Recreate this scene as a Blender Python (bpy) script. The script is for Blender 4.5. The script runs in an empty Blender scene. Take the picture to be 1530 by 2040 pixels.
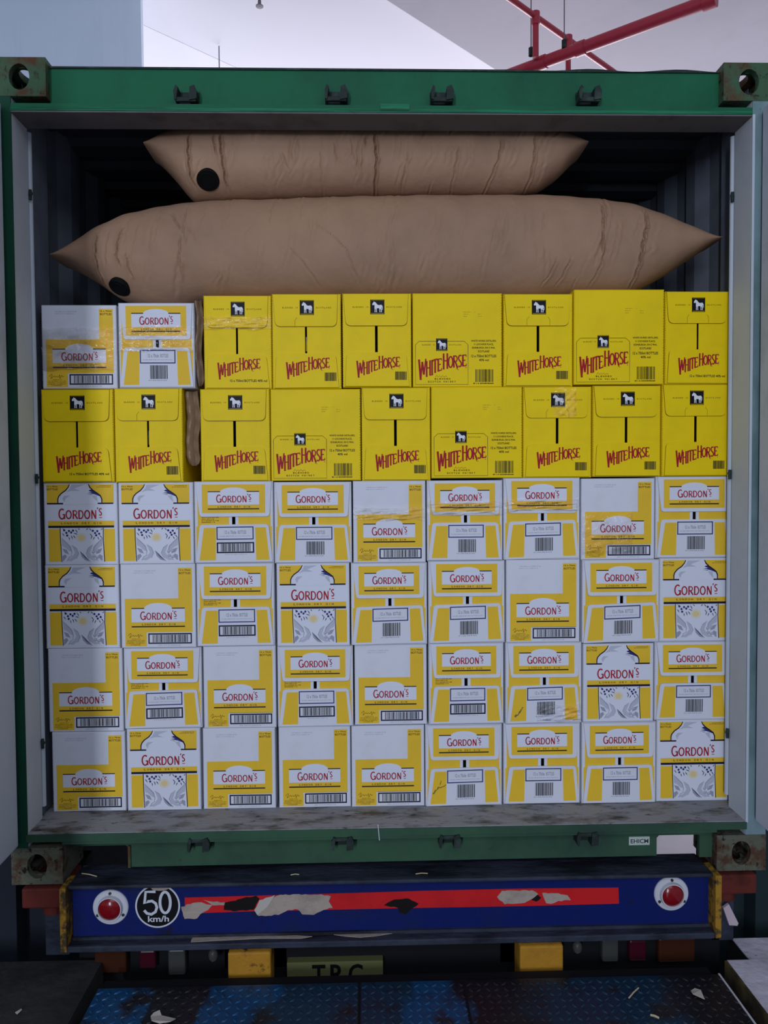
import bpy, bmesh, math, random
import numpy as np
from mathutils import Matrix, Vector
from mathutils.geometry import tessellate_polygon
random.seed(7)
SC = bpy.context.scene
COL = SC.collection
R = math.radians

# ------------------------------------------------------------------ camera
CAM_P = (-0.0862, -2.4427, 1.2689)
CAM_R = (math.pi/2 - 0.03537, 0.00656, -0.02616)
F = 1533.0
cam_d = bpy.data.cameras.new('camera'); cam = bpy.data.objects.new('camera', cam_d); COL.objects.link(cam)
cam.location = CAM_P; cam.rotation_mode = 'XYZ'; cam.rotation_euler = CAM_R
cam_d.sensor_fit = 'VERTICAL'; cam_d.sensor_height = 24.0; cam_d.lens = 24.0*F/2040.0
cam_d.clip_start = .05; cam_d.clip_end = 200
SC.camera = cam
SC.view_settings.view_transform = 'Standard'; SC.view_settings.look = 'None'
SC.view_settings.gamma = 1.0; SC.view_settings.use_curve_mapping = False
SC.view_settings.exposure = 0.0

# ------------------------------------------------------------------ world and lamps
W_ = bpy.data.worlds.new('world'); SC.world = W_; W_.use_nodes = True
bg = W_.node_tree.nodes['Background']
bg.inputs[0].default_value = (0.68, 0.78, 1.0, 1); bg.inputs[1].default_value = 0.30
def area(name, loc, target, sx, sy, power, col):
    l = bpy.data.lights.new(name, 'AREA'); l.shape = 'RECTANGLE'; l.size = sx; l.size_y = sy; l.energy = power; l.color = col
    o = bpy.data.objects.new(name, l); COL.objects.link(o); o.location = loc
    o.rotation_euler = (Vector(target)-Vector(loc)).to_track_quat('-Z', 'Y').to_euler()
    return o
# tall daylight opening of the hall, far behind the camera on the left
area('hall_daylight_opening', (-2.45, -10.0, 2.2), (0, 0, 1.3), 0.42, 3.6, 375, (0.74, 0.82, 1.0))
# broad hall lighting behind and above the dock
area('hall_ceiling_lights', (0.6, -6.0, 4.6), (0, 0, 1.0), 5.0, 2.0, 86, (0.76, 0.84, 1.0))
# daylight entering the truck bay from the yard behind the trailer
area('yard_daylight_opening', (0.6, 10.5, 2.4), (0.3, 3.0, 3.4), 9.0, 4.0, 1000, (0.90, 0.89, 1.0))

_M = Matrix.Translation(CAM_P) @ __import__('mathutils').Euler(CAM_R).to_matrix().to_4x4()
def ray(px, py):
    return (_M.to_3x3() @ Vector(((px-765)/F, -(py-1020)/F, -1)))
def at_y(px, py, y):
    d = ray(px, py); t = (y-CAM_P[1])/d.y; return Vector(CAM_P)+d*t
def at_z(px, py, z):
    d = ray(px, py); t = (z-CAM_P[2])/d.z; return Vector(CAM_P)+d*t

# ------------------------------------------------------------------ materials
def lin(c):
    return tuple(((x/255)/12.92 if x/255 <= .04045 else ((x/255+.055)/1.055)**2.4) for x in c)
MATS = {}
def mat(name, col, rough=.6, metal=0.0, dirt=None, dscale=6.0, dlo=.5, dhi=.7, bump=0.0, bscale=60.0, spec=.15, dirt2=None, d2=(.6, .66), d2scale=14.0, stretch=(1, 1, 1), coat=0):
    """base colour, optional two layers of noise-shaped dirt or rust, optional bump"""
    m = bpy.data.materials.new(name); m.use_nodes = True; nt = m.node_tree; b = nt.nodes['Principled BSDF']
    b.inputs['Roughness'].default_value = rough; b.inputs['Metallic'].default_value = metal
    b.inputs['Specular IOR Level'].default_value = spec
    if coat: b.inputs['Coat Weight'].default_value = coat; b.inputs['Coat Roughness'].default_value = .2
    c4 = (*col, 1)
    b.inputs['Base Color'].default_value = c4
    geo = nt.nodes.new('ShaderNodeTexCoord'); mp = nt.nodes.new('ShaderNodeMapping'); mp.inputs['Scale'].default_value = stretch
    nt.links.new(geo.outputs['Object'], mp.inputs[0])
    last = None
    def layer(prev, dcol, sc, lo, hi):
        n = nt.nodes.new('ShaderNodeTexNoise'); n.inputs['Scale'].default_value = sc; n.inputs['Detail'].default_value = 8; n.inputs['Roughness'].default_value = .65
        nt.links.new(mp.outputs[0], n.inputs['Vector'])
        r = nt.nodes.new('ShaderNodeMapRange'); r.inputs[1].default_value = lo; r.inputs[2].default_value = hi
        nt.links.new(n.outputs['Fac'], r.inputs[0])
        mx = nt.nodes.new('ShaderNodeMix'); mx.data_type = 'RGBA'
        if prev is None: mx.inputs[6].default_value = c4
        else: nt.links.new(prev, mx.inputs[6])
        mx.inputs[7].default_value = (*dcol, 1)
        nt.links.new(r.outputs[0], mx.inputs[0]); return mx.outputs[2]
    if dirt: last = layer(last, dirt, dscale, dlo, dhi)
    if dirt2: last = layer(last, dirt2, d2scale, *d2)
    if last: nt.links.new(last, b.inputs['Base Color'])
    if bump:
        n = nt.nodes.new('ShaderNodeTexNoise'); n.inputs['Scale'].default_value = bscale; n.inputs['Detail'].default_value = 6
        nt.links.new(mp.outputs[0], n.inputs['Vector'])
        bp = nt.nodes.new('ShaderNodeBump'); bp.inputs['Strength'].default_value = bump; bp.inputs['Distance'].default_value = .01
        nt.links.new(n.outputs['Fac'], bp.inputs['Height']); nt.links.new(bp.outputs[0], b.inputs['Normal'])
    MATS[name] = m; return m

# carton papers and inks
mat('gin_white', (.70, .71, .77), .55, bump=.12, bscale=9, dirt=(.60, .59, .60), dscale=5, dlo=.5, dhi=.8)
mat('gin_yellow', (.84, .53, .035), .55, bump=.12, bscale=9, dirt=(.72, .44, .035), dscale=6, dlo=.5, dhi=.8)
mat('gin_white_print', (.72, .73, .81), .5, bump=.1, bscale=9)
mat('ink_red', (.38, .012, .02), .5)
mat('ink_navy', (.012, .010, .035), .5)
mat('ink_blue', (.03, .035, .16), .5)
mat('ink_black', (.006, .006, .007), .5)
mat('ink_grey', (.33, .34, .42), .5)
mat('ink_pale', (.50, .51, .60), .5)
mat('ink_faint', (.50, .49, .53), .6)
mat('ink_brown', (.16, .085, .012), .6)
mat('ink_sun', (.78, .60, .30), .6)
mat('ink_sun_pale', (.75, .68, .52), .6)
mat('whisky_yellow', (.90, .64, .004), .5, bump=.15, bscale=8, dirt=(.78, .55, .006), dscale=5, dlo=.45, dhi=.75)
mat('whisky_brown', (.20, .13, .004), .6)
mat('whisky_faint', (.50, .36, .02), .6)
mat('horse_white', (.80, .80, .84), .5)
mat('stain', (.22, .16, .06), .7)
mat('carton_inside', (.012, .010, .008), .7)
mat('kraft', (.385, .23, .142), .62, bump=.25, bscale=30, dirt=(.30, .185, .12), dscale=3.5, dlo=.4, dhi=.75)
mat('crease', (.22, .12, .06), .8)
mat('kraft_old', (.27, .175, .105), .4, spec=.4, bump=.3, bscale=18, dirt=(.22, .12, .07), dscale=8)
mat('rubber', (.004, .004, .004), .7)
mat('kraft_lit', (.44, .27, .17), .62, bump=.25, bscale=30, dirt=(.37, .22, .138), dscale=3.5, dlo=.4, dhi=.75)  # lighter copy of kraft: the upper bag's stronger light put into its colour
# container
GREEN = (.012, .125, .055)
mat('container_green', GREEN, .55, dirt=(.008, .065, .035), dscale=2.2, dlo=.45, dhi=.75, dirt2=(.02, .016, .012), d2=(.68, .74), d2scale=24, bump=.15, bscale=20)
mat('bright_green', (.014, .19, .085), .5, dirt=(.008, .085, .035), dscale=2.5, dlo=.45, dhi=.6, stretch=(1, 8, 40), dirt2=(.01, .03, .02), d2=(.60, .66), d2scale=6)
mat('sill_green', (.042, .105, .058), .6, dirt=(.028, .055, .04), dscale=2.5, dlo=.42, dhi=.7, dirt2=(.022, .018, .014), d2=(.66, .74), d2scale=16, bump=.2, bscale=20)
mat('casting_paint', (.055, .11, .06), .7, dirt=(.09, .045, .022), dscale=9, dlo=.46, dhi=.58, dirt2=(.02, .014, .010), d2=(.56, .66), d2scale=30, bump=.5, bscale=40)
mat('casting_rust', (.115, .12, .085), .75, dirt=(.085, .042, .024), dscale=11, dlo=.50, dhi=.60, dirt2=(.02, .012, .009), d2=(.55, .62), d2scale=30, bump=.6, bscale=50)
mat('container_grey', (.54, .59, .64), .55, dirt=(.46, .50, .55), dscale=3, dlo=.45, dhi=.75, dirt2=(.05, .05, .045), d2=(.70, .76), d2scale=30, bump=.12, bscale=15)
mat('post_teal', (.20, .29, .31), .55, dirt=(.10, .17, .17), dscale=4, dlo=.45, dhi=.65, dirt2=(.05, .045, .04), d2=(.68, .74), d2scale=25, stretch=(1, 1, .5))
mat('post_green_shaded', (.008, .060, .032), .6, dirt=(.008, .035, .022), dscale=3, dirt2=(.02, .018, .015), d2=(.66, .72), d2scale=20, stretch=(1, 1, .6))  # left post: the open door's shade is put into this darker green
mat('roof_inner', (.075, .08, .095), .7)
mat('green_flake', (.014, .19, .085), .5)
mat('inner_grey', (.17, .19, .23), .6, dirt=(.12, .13, .16), dscale=4, bump=.1)
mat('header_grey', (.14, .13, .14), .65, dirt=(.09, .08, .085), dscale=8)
mat('door_paint', (.52, .58, .66), .5, dirt=(.36, .40, .46), dscale=2, bump=.1, bscale=12)
mat('threshold_grey', (.30, .30, .32), .6, dirt=(.10, .095, .085), dscale=7, dlo=.48, dhi=.64, dirt2=(.03, .026, .022), d2=(.60, .68), d2scale=28, bump=.3, bscale=40, stretch=(1, 2.2, 1))
mat('dark_steel', (.020, .030, .026), .6, dirt=(.05, .07, .06), dscale=20)
mat('plywood', (.10, .06, .035), .8)
mat('gasket', (.012, .013, .015), .7)
mat('sticker_white', (.50, .55, .50), .5)
mat('sticker_ink', (.05, .07, .06), .6)
# trailer
mat('trailer_blue', (.006, .014, .11), .45, dirt=(.010, .018, .07), dscale=4, dirt2=(.012, .012, .016), d2=(.62, .7), d2scale=9, bump=.1)
mat('dirty_blue', (.040, .046, .070), .6, dirt=(.012, .014, .020), dscale=7, dlo=.42, dhi=.62, dirt2=(.10, .10, .11), d2=(.66, .72), d2scale=22, bump=.4, bscale=40, stretch=(.6, 2, 1))
mat('tape_red', (.62, .018, .022), .4, dirt=(.40, .012, .016), dscale=5, dlo=.5, dhi=.8)
mat('tape_backing', (.42, .34, .28), .7, dirt=(.30, .24, .20), dscale=12, bump=.3)
mat('stay_pink', (.52, .42, .46), .5)
mat('soot', (.010, .008, .008), .8)
mat('yellow_paint', (.36, .19, .02), .6, dirt=(.07, .045, .02), dscale=26, dlo=.45, dhi=.55, bump=.3)
mat('amber_rubber', (.44, .21, .02), .6, dirt=(.30, .15, .02), dscale=8, dirt2=(.02, .014, .01), d2=(.60, .66), d2scale=10, bump=.3)
mat('red_bracket', (.12, .022, .016), .65, dirt=(.05, .014, .01), dscale=12)
mat('reflector_ring', (.58, .58, .62), .4, bump=.05)
mat('reflector_red', (.22, .004, .008), .18, coat=.6)
mat('lamp_amber', (.05, .016, .008), .3); mat('lamp_red', (.05, .005, .012), .3); mat('lamp_clear', (.055, .055, .05), .3)
mat('sign_black', (.006, .006, .007), .5); mat('sign_white', (.62, .63, .68), .5)
mat('plate_yellow', (.15, .155, .06), .6); mat('black_steel', (.008, .008, .010), .7)
# dock and hall
mat('concrete_dark', (.045, .043, .042), .85, dirt=(.022, .021, .020), dscale=4, dlo=.4, dhi=.65, dirt2=(.11, .085, .02), d2=(.64, .70), d2scale=3.5, bump=.4, bscale=35)
mat('concrete_pale_lit', (.66, .62, .70), .8, dirt=(.42, .39, .44), dscale=5, dlo=.42, dhi=.65, dirt2=(.08, .075, .08), d2=(.64, .70), d2scale=18, bump=.4, bscale=35)  # pale concrete, albedo raised to stand in for outside light from the right
mat('yellow_edge', (.10, .075, .03), .7, dirt=(.03, .025, .015), dscale=9, dlo=.4, dhi=.55)
mat('ground', (.50, .47, .50), .9, dirt=(.42, .40, .44), dscale=3)
mat('teal_wall', (.018, .032, .036), .8, dirt=(.014, .024, .028), dscale=2)
mat('slate_wall', (.020, .024, .034), .8, dirt=(.014, .017, .024), dscale=2)
mat('hall_wall', (.66, .75, .86), .8, dirt=(.58, .67, .78), dscale=1.2, stretch=(3, 1, .4))
mat('ceiling_white', (.82, .80, .84), .9)
mat('ceiling_patch', (.88, .86, .88), .9)
mat('soffit_grey', (.56, .54, .58), .9, dirt=(.50, .48, .52), dscale=.8)
mat('pipe_red', (.40, .028, .05), .35, spec=.5, dirt=(.36, .014, .03), dscale=6)
mat('wire', (.15, .14, .15), .5)
mat('straw', (.55, .45, .28), .7); mat('paper', (.50, .46, .40), .8)

def film_mat():
    m = bpy.data.materials.new('clear_film'); m.use_nodes = True; nt = m.node_tree; nt.nodes.clear()
    out = nt.nodes.new('ShaderNodeOutputMaterial'); mx = nt.nodes.new('ShaderNodeMixShader'); tr = nt.nodes.new('ShaderNodeBsdfTransparent')
    gl = nt.nodes.new('ShaderNodeBsdfGlossy'); gl.inputs['Roughness'].default_value = .16; gl.inputs['Color'].default_value = (1, 1, 1, 1)
    tr.inputs[0].default_value = (.97, .97, .97, 1)
    fr = nt.nodes.new('ShaderNodeFresnel'); fr.inputs[0].default_value = 1.62
    tc = nt.nodes.new('ShaderNodeTexCoord'); n = nt.nodes.new('ShaderNodeTexNoise'); n.inputs['Scale'].default_value = 28; n.inputs['Detail'].default_value = 3; n.inputs['Distortion'].default_value = 1.5
    mp = nt.nodes.new('ShaderNodeMapping'); mp.inputs['Scale'].default_value = (1, 1, 2.0)
    nt.links.new(tc.outputs['Object'], mp.inputs[0]); nt.links.new(mp.outputs[0], n.inputs['Vector'])
    bp = nt.nodes.new('ShaderNodeBump'); bp.inputs['Strength'].default_value = .9; bp.inputs['Distance'].default_value = .012
    nt.links.new(n.outputs[0], bp.inputs['Height']); nt.links.new(bp.outputs[0], gl.inputs['Normal'])
    nt.links.new(fr.outputs[0], mx.inputs[0]); nt.links.new(tr.outputs[0], mx.inputs[1]); nt.links.new(gl.outputs[0], mx.inputs[2]); nt.links.new(mx.outputs[0], out.inputs[0])
    MATS['clear_film'] = m
film_mat()

def leveler_mat():
    """painted tread plate: blue squares worn to black, in bands across the plate"""
    m = mat('leveler_paint', (.02, .02, .02), .30, metal=.35, bump=.2, bscale=60, spec=.6)
    nt = m.node_tree; b = nt.nodes['Principled BSDF']
    tc = nt.nodes.new('ShaderNodeTexCoord'); sp = nt.nodes.new('ShaderNodeSeparateXYZ'); nt.links.new(tc.outputs['Object'], sp.inputs[0])
    n = nt.nodes.new('ShaderNodeTexNoise'); n.inputs['Scale'].default_value = 5; n.inputs['Detail'].default_value = 8; nt.links.new(tc.outputs['Object'], n.inputs['Vector'])
    ad = nt.nodes.new('ShaderNodeMath'); ad.operation = 'MULTIPLY_ADD'; ad.inputs[1].default_value = .30; nt.links.new(n.outputs[0], ad.inputs[0])
    nt.links.new(sp.outputs[0], ad.inputs[2])
    mr = nt.nodes.new('ShaderNodeMapRange'); mr.inputs[1].default_value = -.85; mr.inputs[2].default_value = 1.2; nt.links.new(ad.outputs[0], mr.inputs[0])
    cr = nt.nodes.new('ShaderNodeValToRGB'); cr.color_ramp.interpolation = 'LINEAR'
    B = (.010, .085, .21, 1); K = (.016, .015, .018, 1); T = (.012, .045, .085, 1)
    stops = [(0, B), (.115, B), (.125, K), (.215, K), (.225, B), (.30, B), (.31, T), (.50, T), (.51, B), (.56, B), (.58, K), (.66, K), (.74, T), (.86, T), (.9, K)]
    e = cr.color_ramp.elements
    e[0].position, e[0].color = stops[0]; e[1].position, e[1].color = stops[-1]
    for p, c in stops[1:-1]:
        k = e.new(p); k.color = c
    nt.links.new(mr.outputs[0], cr.inputs[0])
    n2 = nt.nodes.new('ShaderNodeTexNoise'); n2.inputs['Scale'].default_value = 11; n2.inputs['Detail'].default_value = 9; nt.links.new(tc.outputs['Object'], n2.inputs['Vector'])
    m2 = nt.nodes.new('ShaderNodeMapRange'); m2.inputs[1].default_value = .52; m2.inputs[2].default_value = .66; nt.links.new(n2.outputs[0], m2.inputs[0])
    mx = nt.nodes.new('ShaderNodeMix'); mx.data_type = 'RGBA'; nt.links.new(m2.outputs[0], mx.inputs[0]); nt.links.new(cr.outputs[0], mx.inputs[6]); mx.inputs[7].default_value = (.022, .020, .022, 1)
    nt.links.new(mx.outputs[2], b.inputs['Base Color'])
leveler_mat()

# ------------------------------------------------------------------ mesh helpers
class MB:
    def __init__(s): s.v = []; s.f = []; s.m = []; s.names = []
    def mi(s, name):
        if name not in s.names: s.names.append(name)
        return s.names.index(name)
    def add(s, verts, faces, m):
        k = len(s.v); s.v += [tuple(p) for p in verts]; i = s.mi(m)
        for f in faces: s.f.append(tuple(a+k for a in f)); s.m.append(i)
    def box(s, x0, x1, y0, y1, z0, z1, m, rot=None):
        v = [(x, y, z) for x in (x0, x1) for y in (y0, y1) for z in (z0, z1)]
        if rot: v = [rot @ Vector(p) for p in v]
        s.add(v, [(0, 1, 3, 2), (4, 6, 7, 5), (0, 4, 5, 1), (2, 3, 7, 6), (0, 2, 6, 4), (1, 5, 7, 3)], m)
    def cbox(s, x0, x1, y0, y1, z0, z1, m, c=.003):
        bm = bmesh.new(); bmesh.ops.create_cube(bm, size=1)
        for v in bm.verts: v.co = ((x0+x1)/2+v.co.x*(x1-x0), (y0+y1)/2+v.co.y*(y1-y0), (z0+z1)/2+v.co.z*(z1-z0))
        bmesh.ops.bevel(bm, geom=bm.edges[:], offset=c, segments=2, affect='EDGES', profile=.5)
        s.bm(bm, m)
    def bm(s, bm, m, mtx=None):
        bm.verts.index_update()
        s.add([(mtx @ v.co if mtx else v.co) for v in bm.verts], [[v.index for v in f.verts] for f in bm.faces], m); bm.free()
    def quad(s, a, b, c, d, m): s.add([a, b, c, d], [(0, 1, 2, 3)], m)
    def prism(s, pts, y0, y1, m):
        """closed outline in x,z extruded from y0 to y1"""
        n = len(pts); tri = tessellate_polygon([[Vector((p[0], p[1], 0)) for p in pts]])
        v = [(p[0], y0, p[1]) for p in pts]+[(p[0], y1, p[1]) for p in pts]
        s.add(v, [tuple(t) for t in tri]+[tuple(a+n for a in reversed(t)) for t in tri]+[(i, (i+1) % n, (i+1) % n+n, i+n) for i in range(n)], m)
    def tube(s, p0, p1, r, m, n=16, r2=None):
        p0, p1 = Vector(p0), Vector(p1); d = (p1-p0).normalized(); a = d.orthogonal().normalized(); b = d.cross(a); r2 = r if r2 is None else r2
        v = [p0+(a*math.cos(2*math.pi*i/n)+b*math.sin(2*math.pi*i/n))*r for i in range(n)]+[p1+(a*math.cos(2*math.pi*i/n)+b*math.sin(2*math.pi*i/n))*r2 for i in range(n)]
        s.add(v, [(i, (i+1) % n, (i+1) % n+n, i+n) for i in range(n)]+[tuple(range(n-1, -1, -1)), tuple(range(n, 2*n))], m)
    def lathe(s, c, axis, prof, m, n=40):
        """profile of (radius, height along axis) turned about an axis"""
        c = Vector(c); d = Vector(axis).normalized(); a = d.orthogonal().normalized(); b = d.cross(a); k = len(prof)
        v = [c+d*h+(a*math.cos(2*math.pi*i/n)+b*math.sin(2*math.pi*i/n))*r for r, h in prof for i in range(n)]
        f = [(j*n+i, j*n+(i+1) % n, (j+1)*n+(i+1) % n, (j+1)*n+i) for j in range(k-1) for i in range(n)]
        s.add(v, f, m)
    def build(s, name, parent=None, loc=None, smooth=False):
        me = bpy.data.meshes.new(name); me.from_pydata(s.v, [], s.f); me.update()
        for n in s.names: me.materials.append(MATS[n])
        me.polygons.foreach_set('material_index', s.m)
        bm = bmesh.new(); bm.from_mesh(me); bmesh.ops.recalc_face_normals(bm, faces=bm.faces[:]) if not getattr(s, 'keep', False) else None
        if smooth:
            for f in bm.faces: f.smooth = True
            for e in bm.edges:
                if len(e.link_faces) == 2 and e.calc_face_angle() > .6: e.smooth = False
        bm.to_mesh(me); bm.free()
        o = bpy.data.objects.new(name, me); COL.objects.link(o)
        if parent: o.parent = parent
        if loc: o.location = loc
        return o
def empty(name, loc=(0, 0, 0)):
    o = bpy.data.objects.new(name, None); o.empty_display_size = .05; COL.objects.link(o); o.location = loc; return o
def tag(o, label, cat, group=None, kind=None):
    o['label'] = label; o['category'] = cat
    if group: o['group'] = group
    if kind: o['kind'] = kind
    return o
def struct(mb, name, label=None, **k):
    o = mb.build(name, **k); o['kind'] = 'structure'
    if label: o['label'] = label
    return o

# ------------------------------------------------------------------ hall
YD = -1.25    # yard ground below the container's underside
g = MB(); g.box(-8, 9, .30, 12, YD-.1, YD, 'ground'); struct(g, 'floor', 'pale yard ground beyond the dock edge')
g = MB(); g.box(-8, 9, -3, 14, 5.2, 5.3, 'ceiling_white'); struct(g, 'ceiling', 'bright white ceiling of the truck bay')
# lighter ceiling panel seen beside the left wall
a, b, c = at_z(281, 48, 5.198), at_z(470, 135, 5.198), at_z(281, 140, 5.198)
g = MB(); e2 = b+(b-a)*1.5; e0 = a-(b-a)*1.0
pts = [e0, e2, Vector((e2.x-2.5, e2.y+1.2, 5.198)), Vector((e0.x-2.5, e0.y+2, 5.198))]
g.add(pts+[p+Vector((0, 0, .0015)) for p in pts], [(0, 1, 2, 3), (7, 6, 5, 4), (0, 1, 5, 4), (1, 2, 6, 5), (2, 3, 7, 6), (3, 0, 4, 7)], 'ceiling_patch'); struct(g, 'trim_1', 'lighter strip of ceiling by the left wall')
# down-stand beam on the right: side face and underside
a, b = at_z(903, 0, 5.2), at_z(1105, 142, 5.2); d = (b-a); A = a-d*3; B = b+d*3; zb = 4.86
g = MB(); n = Vector((d.y, -d.x, 0)).normalized()*5
v = [A, B, B+n, A+n]
g.add([Vector((p.x, p.y, zb)) for p in v]+[Vector((p.x, p.y, 5.2)) for p in v], [(0, 1, 2, 3), (7, 6, 5, 4), (0, 1, 5, 4), (1, 2, 6, 5), (2, 3, 7, 6), (3, 0, 4, 7)], 'soffit_grey')
struct(g, 'trim_2', 'grey down-stand beam across the right of the ceiling')
xw = at_y(281, 60, 3.5).x
g = MB(); g.box(-8, xw, 3.5, 3.56, YD, 5.2, 'hall_wall'); struct(g, 'wall_left', 'pale blue-grey wall left behind the container')
# dock faces left and right of the trailer
g = MB(); g.box(1.27, 5, .16, .30, YD, 2.35, 'teal_wall'); struct(g, 'wall_right', 'dark teal dock face right of the trailer')
g = MB(); g.box(-5, -1.28, .16, .30, YD, 2.35, 'slate_wall'); struct(g, 'wall_dock', 'dark slate dock face left of the trailer')

g = MB(); g.box(1.12, 1.27, .24, .30, YD, -.035, 'teal_wall'); struct(g, 'trim_3', 'dark teal return of the dock face beside the trailer')
g = MB(); g.box(-1.36, -1.30, .30, 8.0, YD, 2.35, 'slate_wall'); struct(g, 'wall_blocker', 'dark wall added on the left to block the bright yard')  # added wall, keeps the bright yard from showing under the left side
g = MB(); g.box(-1.28, -1.07, .24, .30, YD, -.035, 'slate_wall'); struct(g, 'trim_4', 'dark slate return of the dock face beside the trailer')

# sprinkler pipework
zc = CAM_P[2]
pw = tag(empty('sprinkler_pipework', at_z(1067, 115, zc+3)), 'red sprinkler pipes hung below the ceiling at upper right', 'pipes')
def wpart(mb, name, par, smooth=False):
    """link a mesh whose vertices are given in world space under its thing"""
    o = mb.build(name, smooth=smooth); o.parent = par; o.matrix_parent_inverse = Matrix.Translation(par.location).inverted() if par.parent is None else Matrix.Identity(4)
    return o
zm, zt = zc+3.0, zc+3.285
m0, m1 = at_z(985, 160, zm), at_z(1417, 0, zm)
g = MB(); g.tube(m0-(m1-m0)*.4, m1, .041, 'pipe_red', 20); wpart(g, 'main_pipe', pw, True)
g = MB(); g.tube(m1-(m1-m0).normalized()*.05, m1+(m1-m0).normalized()*.03, .050, 'pipe_red', 20); wpart(g, 'pipe_cap', pw, True)
for q in (.25, .44):
    p = m0+(m1-m0)*q; dd = (m1-m0).normalized(); g = MB(); g.tube(p-dd*.035, p+dd*.035, .048, 'pipe_red', 20); wpart(g, 'pipe_coupling', pw, True)
t0, t1 = at_z(1000, -14, zt), at_z(1225, 145, zt)
g = MB(); g.tube(t0-(t1-t0)*.5, t1+(t1-t0)*.5, .021, 'pipe_red', 14); wpart(g, 'branch_pipe', pw, True)
r0 = at_z(1067, 33, zt); g = MB(); g.tube(r0, Vector((r0.x, r0.y, zm)), .022, 'pipe_red', 14); wpart(g, 'riser_pipe', pw, True)
g = MB(); g.tube(r0+Vector((0, 0, .03)), r0-Vector((0, 0, .06)), .030, 'pipe_red', 14); wpart(g, 'tee_fitting', pw, True)
r1 = at_z(1132, 80, zt); g = MB(); g.tube(r1, r1-Vector((0, 0, 1.0)), .020, 'pipe_red', 14); wpart(g, 'drop_pipe', pw, True)
g = MB(); g.tube(r1+Vector((0, 0, .03)), r1-Vector((0, 0, .08)), .031, 'pipe_red', 14); wpart(g, 'tee_fitting', pw, True)
for px, py in ((1124, 105), (1058, 120)):
    p = at_z(px, py, zm)
    g = MB(); g.tube(p+Vector((0, 0, .06)), Vector((p.x, p.y, zb if px > 1100 else 5.19)), .004, 'wire', 8); g.tube(p-Vector((.0, .0, -.085)), p-Vector((0, 0, -.03)), .018, 'dark_steel', 10)
    wpart(g, 'hanger_rod', pw)
p = at_z(517, 6, 5.05)
sh = tag(empty('fire_sprinkler', p), 'small sprinkler head hanging from the white ceiling', 'sprinkler')
g = MB(); g.tube((0, 0, 0), (0, 0, .15), .012, 'wire'); g.build('drop_stem', sh)
g = MB(); g.lathe((0, 0, -.02), (0, 0, 1), [(0, -.01), (.03, -.008), (.03, -.002), (.012, 0), (.014, .03), (0, .035)], 'wire', 16); g.build('deflector', sh, smooth=True)
for px, y0, y1 in ((437, 112, 150),):
    p = at_y(px, y0, 4.6); q = at_y(px, y1, 4.6); g = MB(); g.tube((0, 0, 5.19-q.z), (0, 0, 0), .005, 'wire', 8)
    o = g.build('ceiling_wire', loc=q); tag(o, 'thin dark wire hanging against the white ceiling', 'wire')

# ------------------------------------------------------------------ container
CT = tag(empty('shipping_container', (0, 0, 0)), 'green steel shipping container with both doors open, on the trailer', 'shipping container')
XL, XR = -1.166, 1.150      # clear opening
Z0, Z1 = .165, 2.425        # sill top, header underside
LEN = 6.0
def hole_plate(mb, o, ux, uz, un, w, h, t, rx, ry, m, n=32, cx=.5, cz=.5, sup=2.0):
    """plate w*h with an oval hole, thickness t along un; o is its corner"""
    o, ux, uz, un = Vector(o), Vector(ux), Vector(uz), Vector(un); C = o+ux*w*cx+uz*h*cz
    outer, inner = [], []
    for i in range(n):
        a = 2*math.pi*(i+.5)/n; ca, sa = math.cos(a), math.sin(a)
        def ext(c, pos, neg): return (pos/c if c > 1e-9 else (neg/-c if c < -1e-9 else 1e9))
        k = min(ext(ca, w*(1-cx), w*cx), ext(sa, h*(1-cz), h*cz)); outer.append(C+ux*ca*k+uz*sa*k)
        sg = lambda q: math.copysign(abs(q)**(2/sup), q)
        inner.append(C+ux*rx*sg(ca)+uz*ry*sg(sa))
    # snap the outer points nearest the corners
    for cxn, czn in ((0, 0), (1, 0), (1, 1), (0, 1)):
        P = o+ux*w*cxn+uz*h*czn; i = min(range(n), key=lambda q: (outer[q]-P).length); outer[i] = P
    v = outer+inner+[p+un*t for p in outer]+[p+un*t for p in inner]; f = []
    for i in range(n):
        j = (i+1) % n
        f += [(i, j, n+j, n+i), (2*n+i, 3*n+i, 3*n+j, 2*n+j), (n+i, n+j, 3*n+j, 3*n+i), (i, 2*n+i, 2*n+j, j)]
    mb.add(v, f, m)
def casting(x, z, sx, sz, m, y0=0.0):
    """hollow ISO corner casting; sx,sz = +1 when the outer side / open face is towards + x / z"""
    g = MB(); w, h, d, t = .162, .118, .178, .022
    x0 = x-w/2; z0 = z
    hole_plate(g, (x0, y0, z0), (1, 0, 0), (0, 0, 1), (0, 1, 0), w, h, t, .0315, .0395, m, cx=.5)
    xo = x0+w if sx > 0 else x0
    hole_plate(g, (xo-(t if sx > 0 else 0), y0+t, z0), (0, 1, 0), (0, 0, 1), (1, 0, 0), d-2*t, h, t, .045, .032, m)
    zo = z0+h-t if sz > 0 else z0
    hole_plate(g, (x0+t, y0+t, zo), (1, 0, 0), (0, 1, 0), (0, 0, 1), w-2*t, d-2*t, t, .030, .056, m)
    g.box(x0, x0+w, y0+d-t, y0+d, z0, z0+h, m)
    xi = x0 if sx > 0 else x0+w-t
    g.box(xi, xi+t, y0+t, y0+d-t, z0, z0+h, m)
    zi = z0 if sz > 0 else z0+h-t
    g.box(x0+t, x0+w-t, y0+t, y0+d-t, zi, zi+t, m)
    return g.build('corner_casting', CT)
casting(-1.219+.081, 2.473, -1, 1, 'casting_paint'); casting(1.219-.081, 2.473, 1, 1, 'casting_paint')
casting(-1.219+.081, 0, -1, -1, 'casting_rust'); casting(1.219-.081, 0, 1, -1, 'casting_rust')
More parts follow.
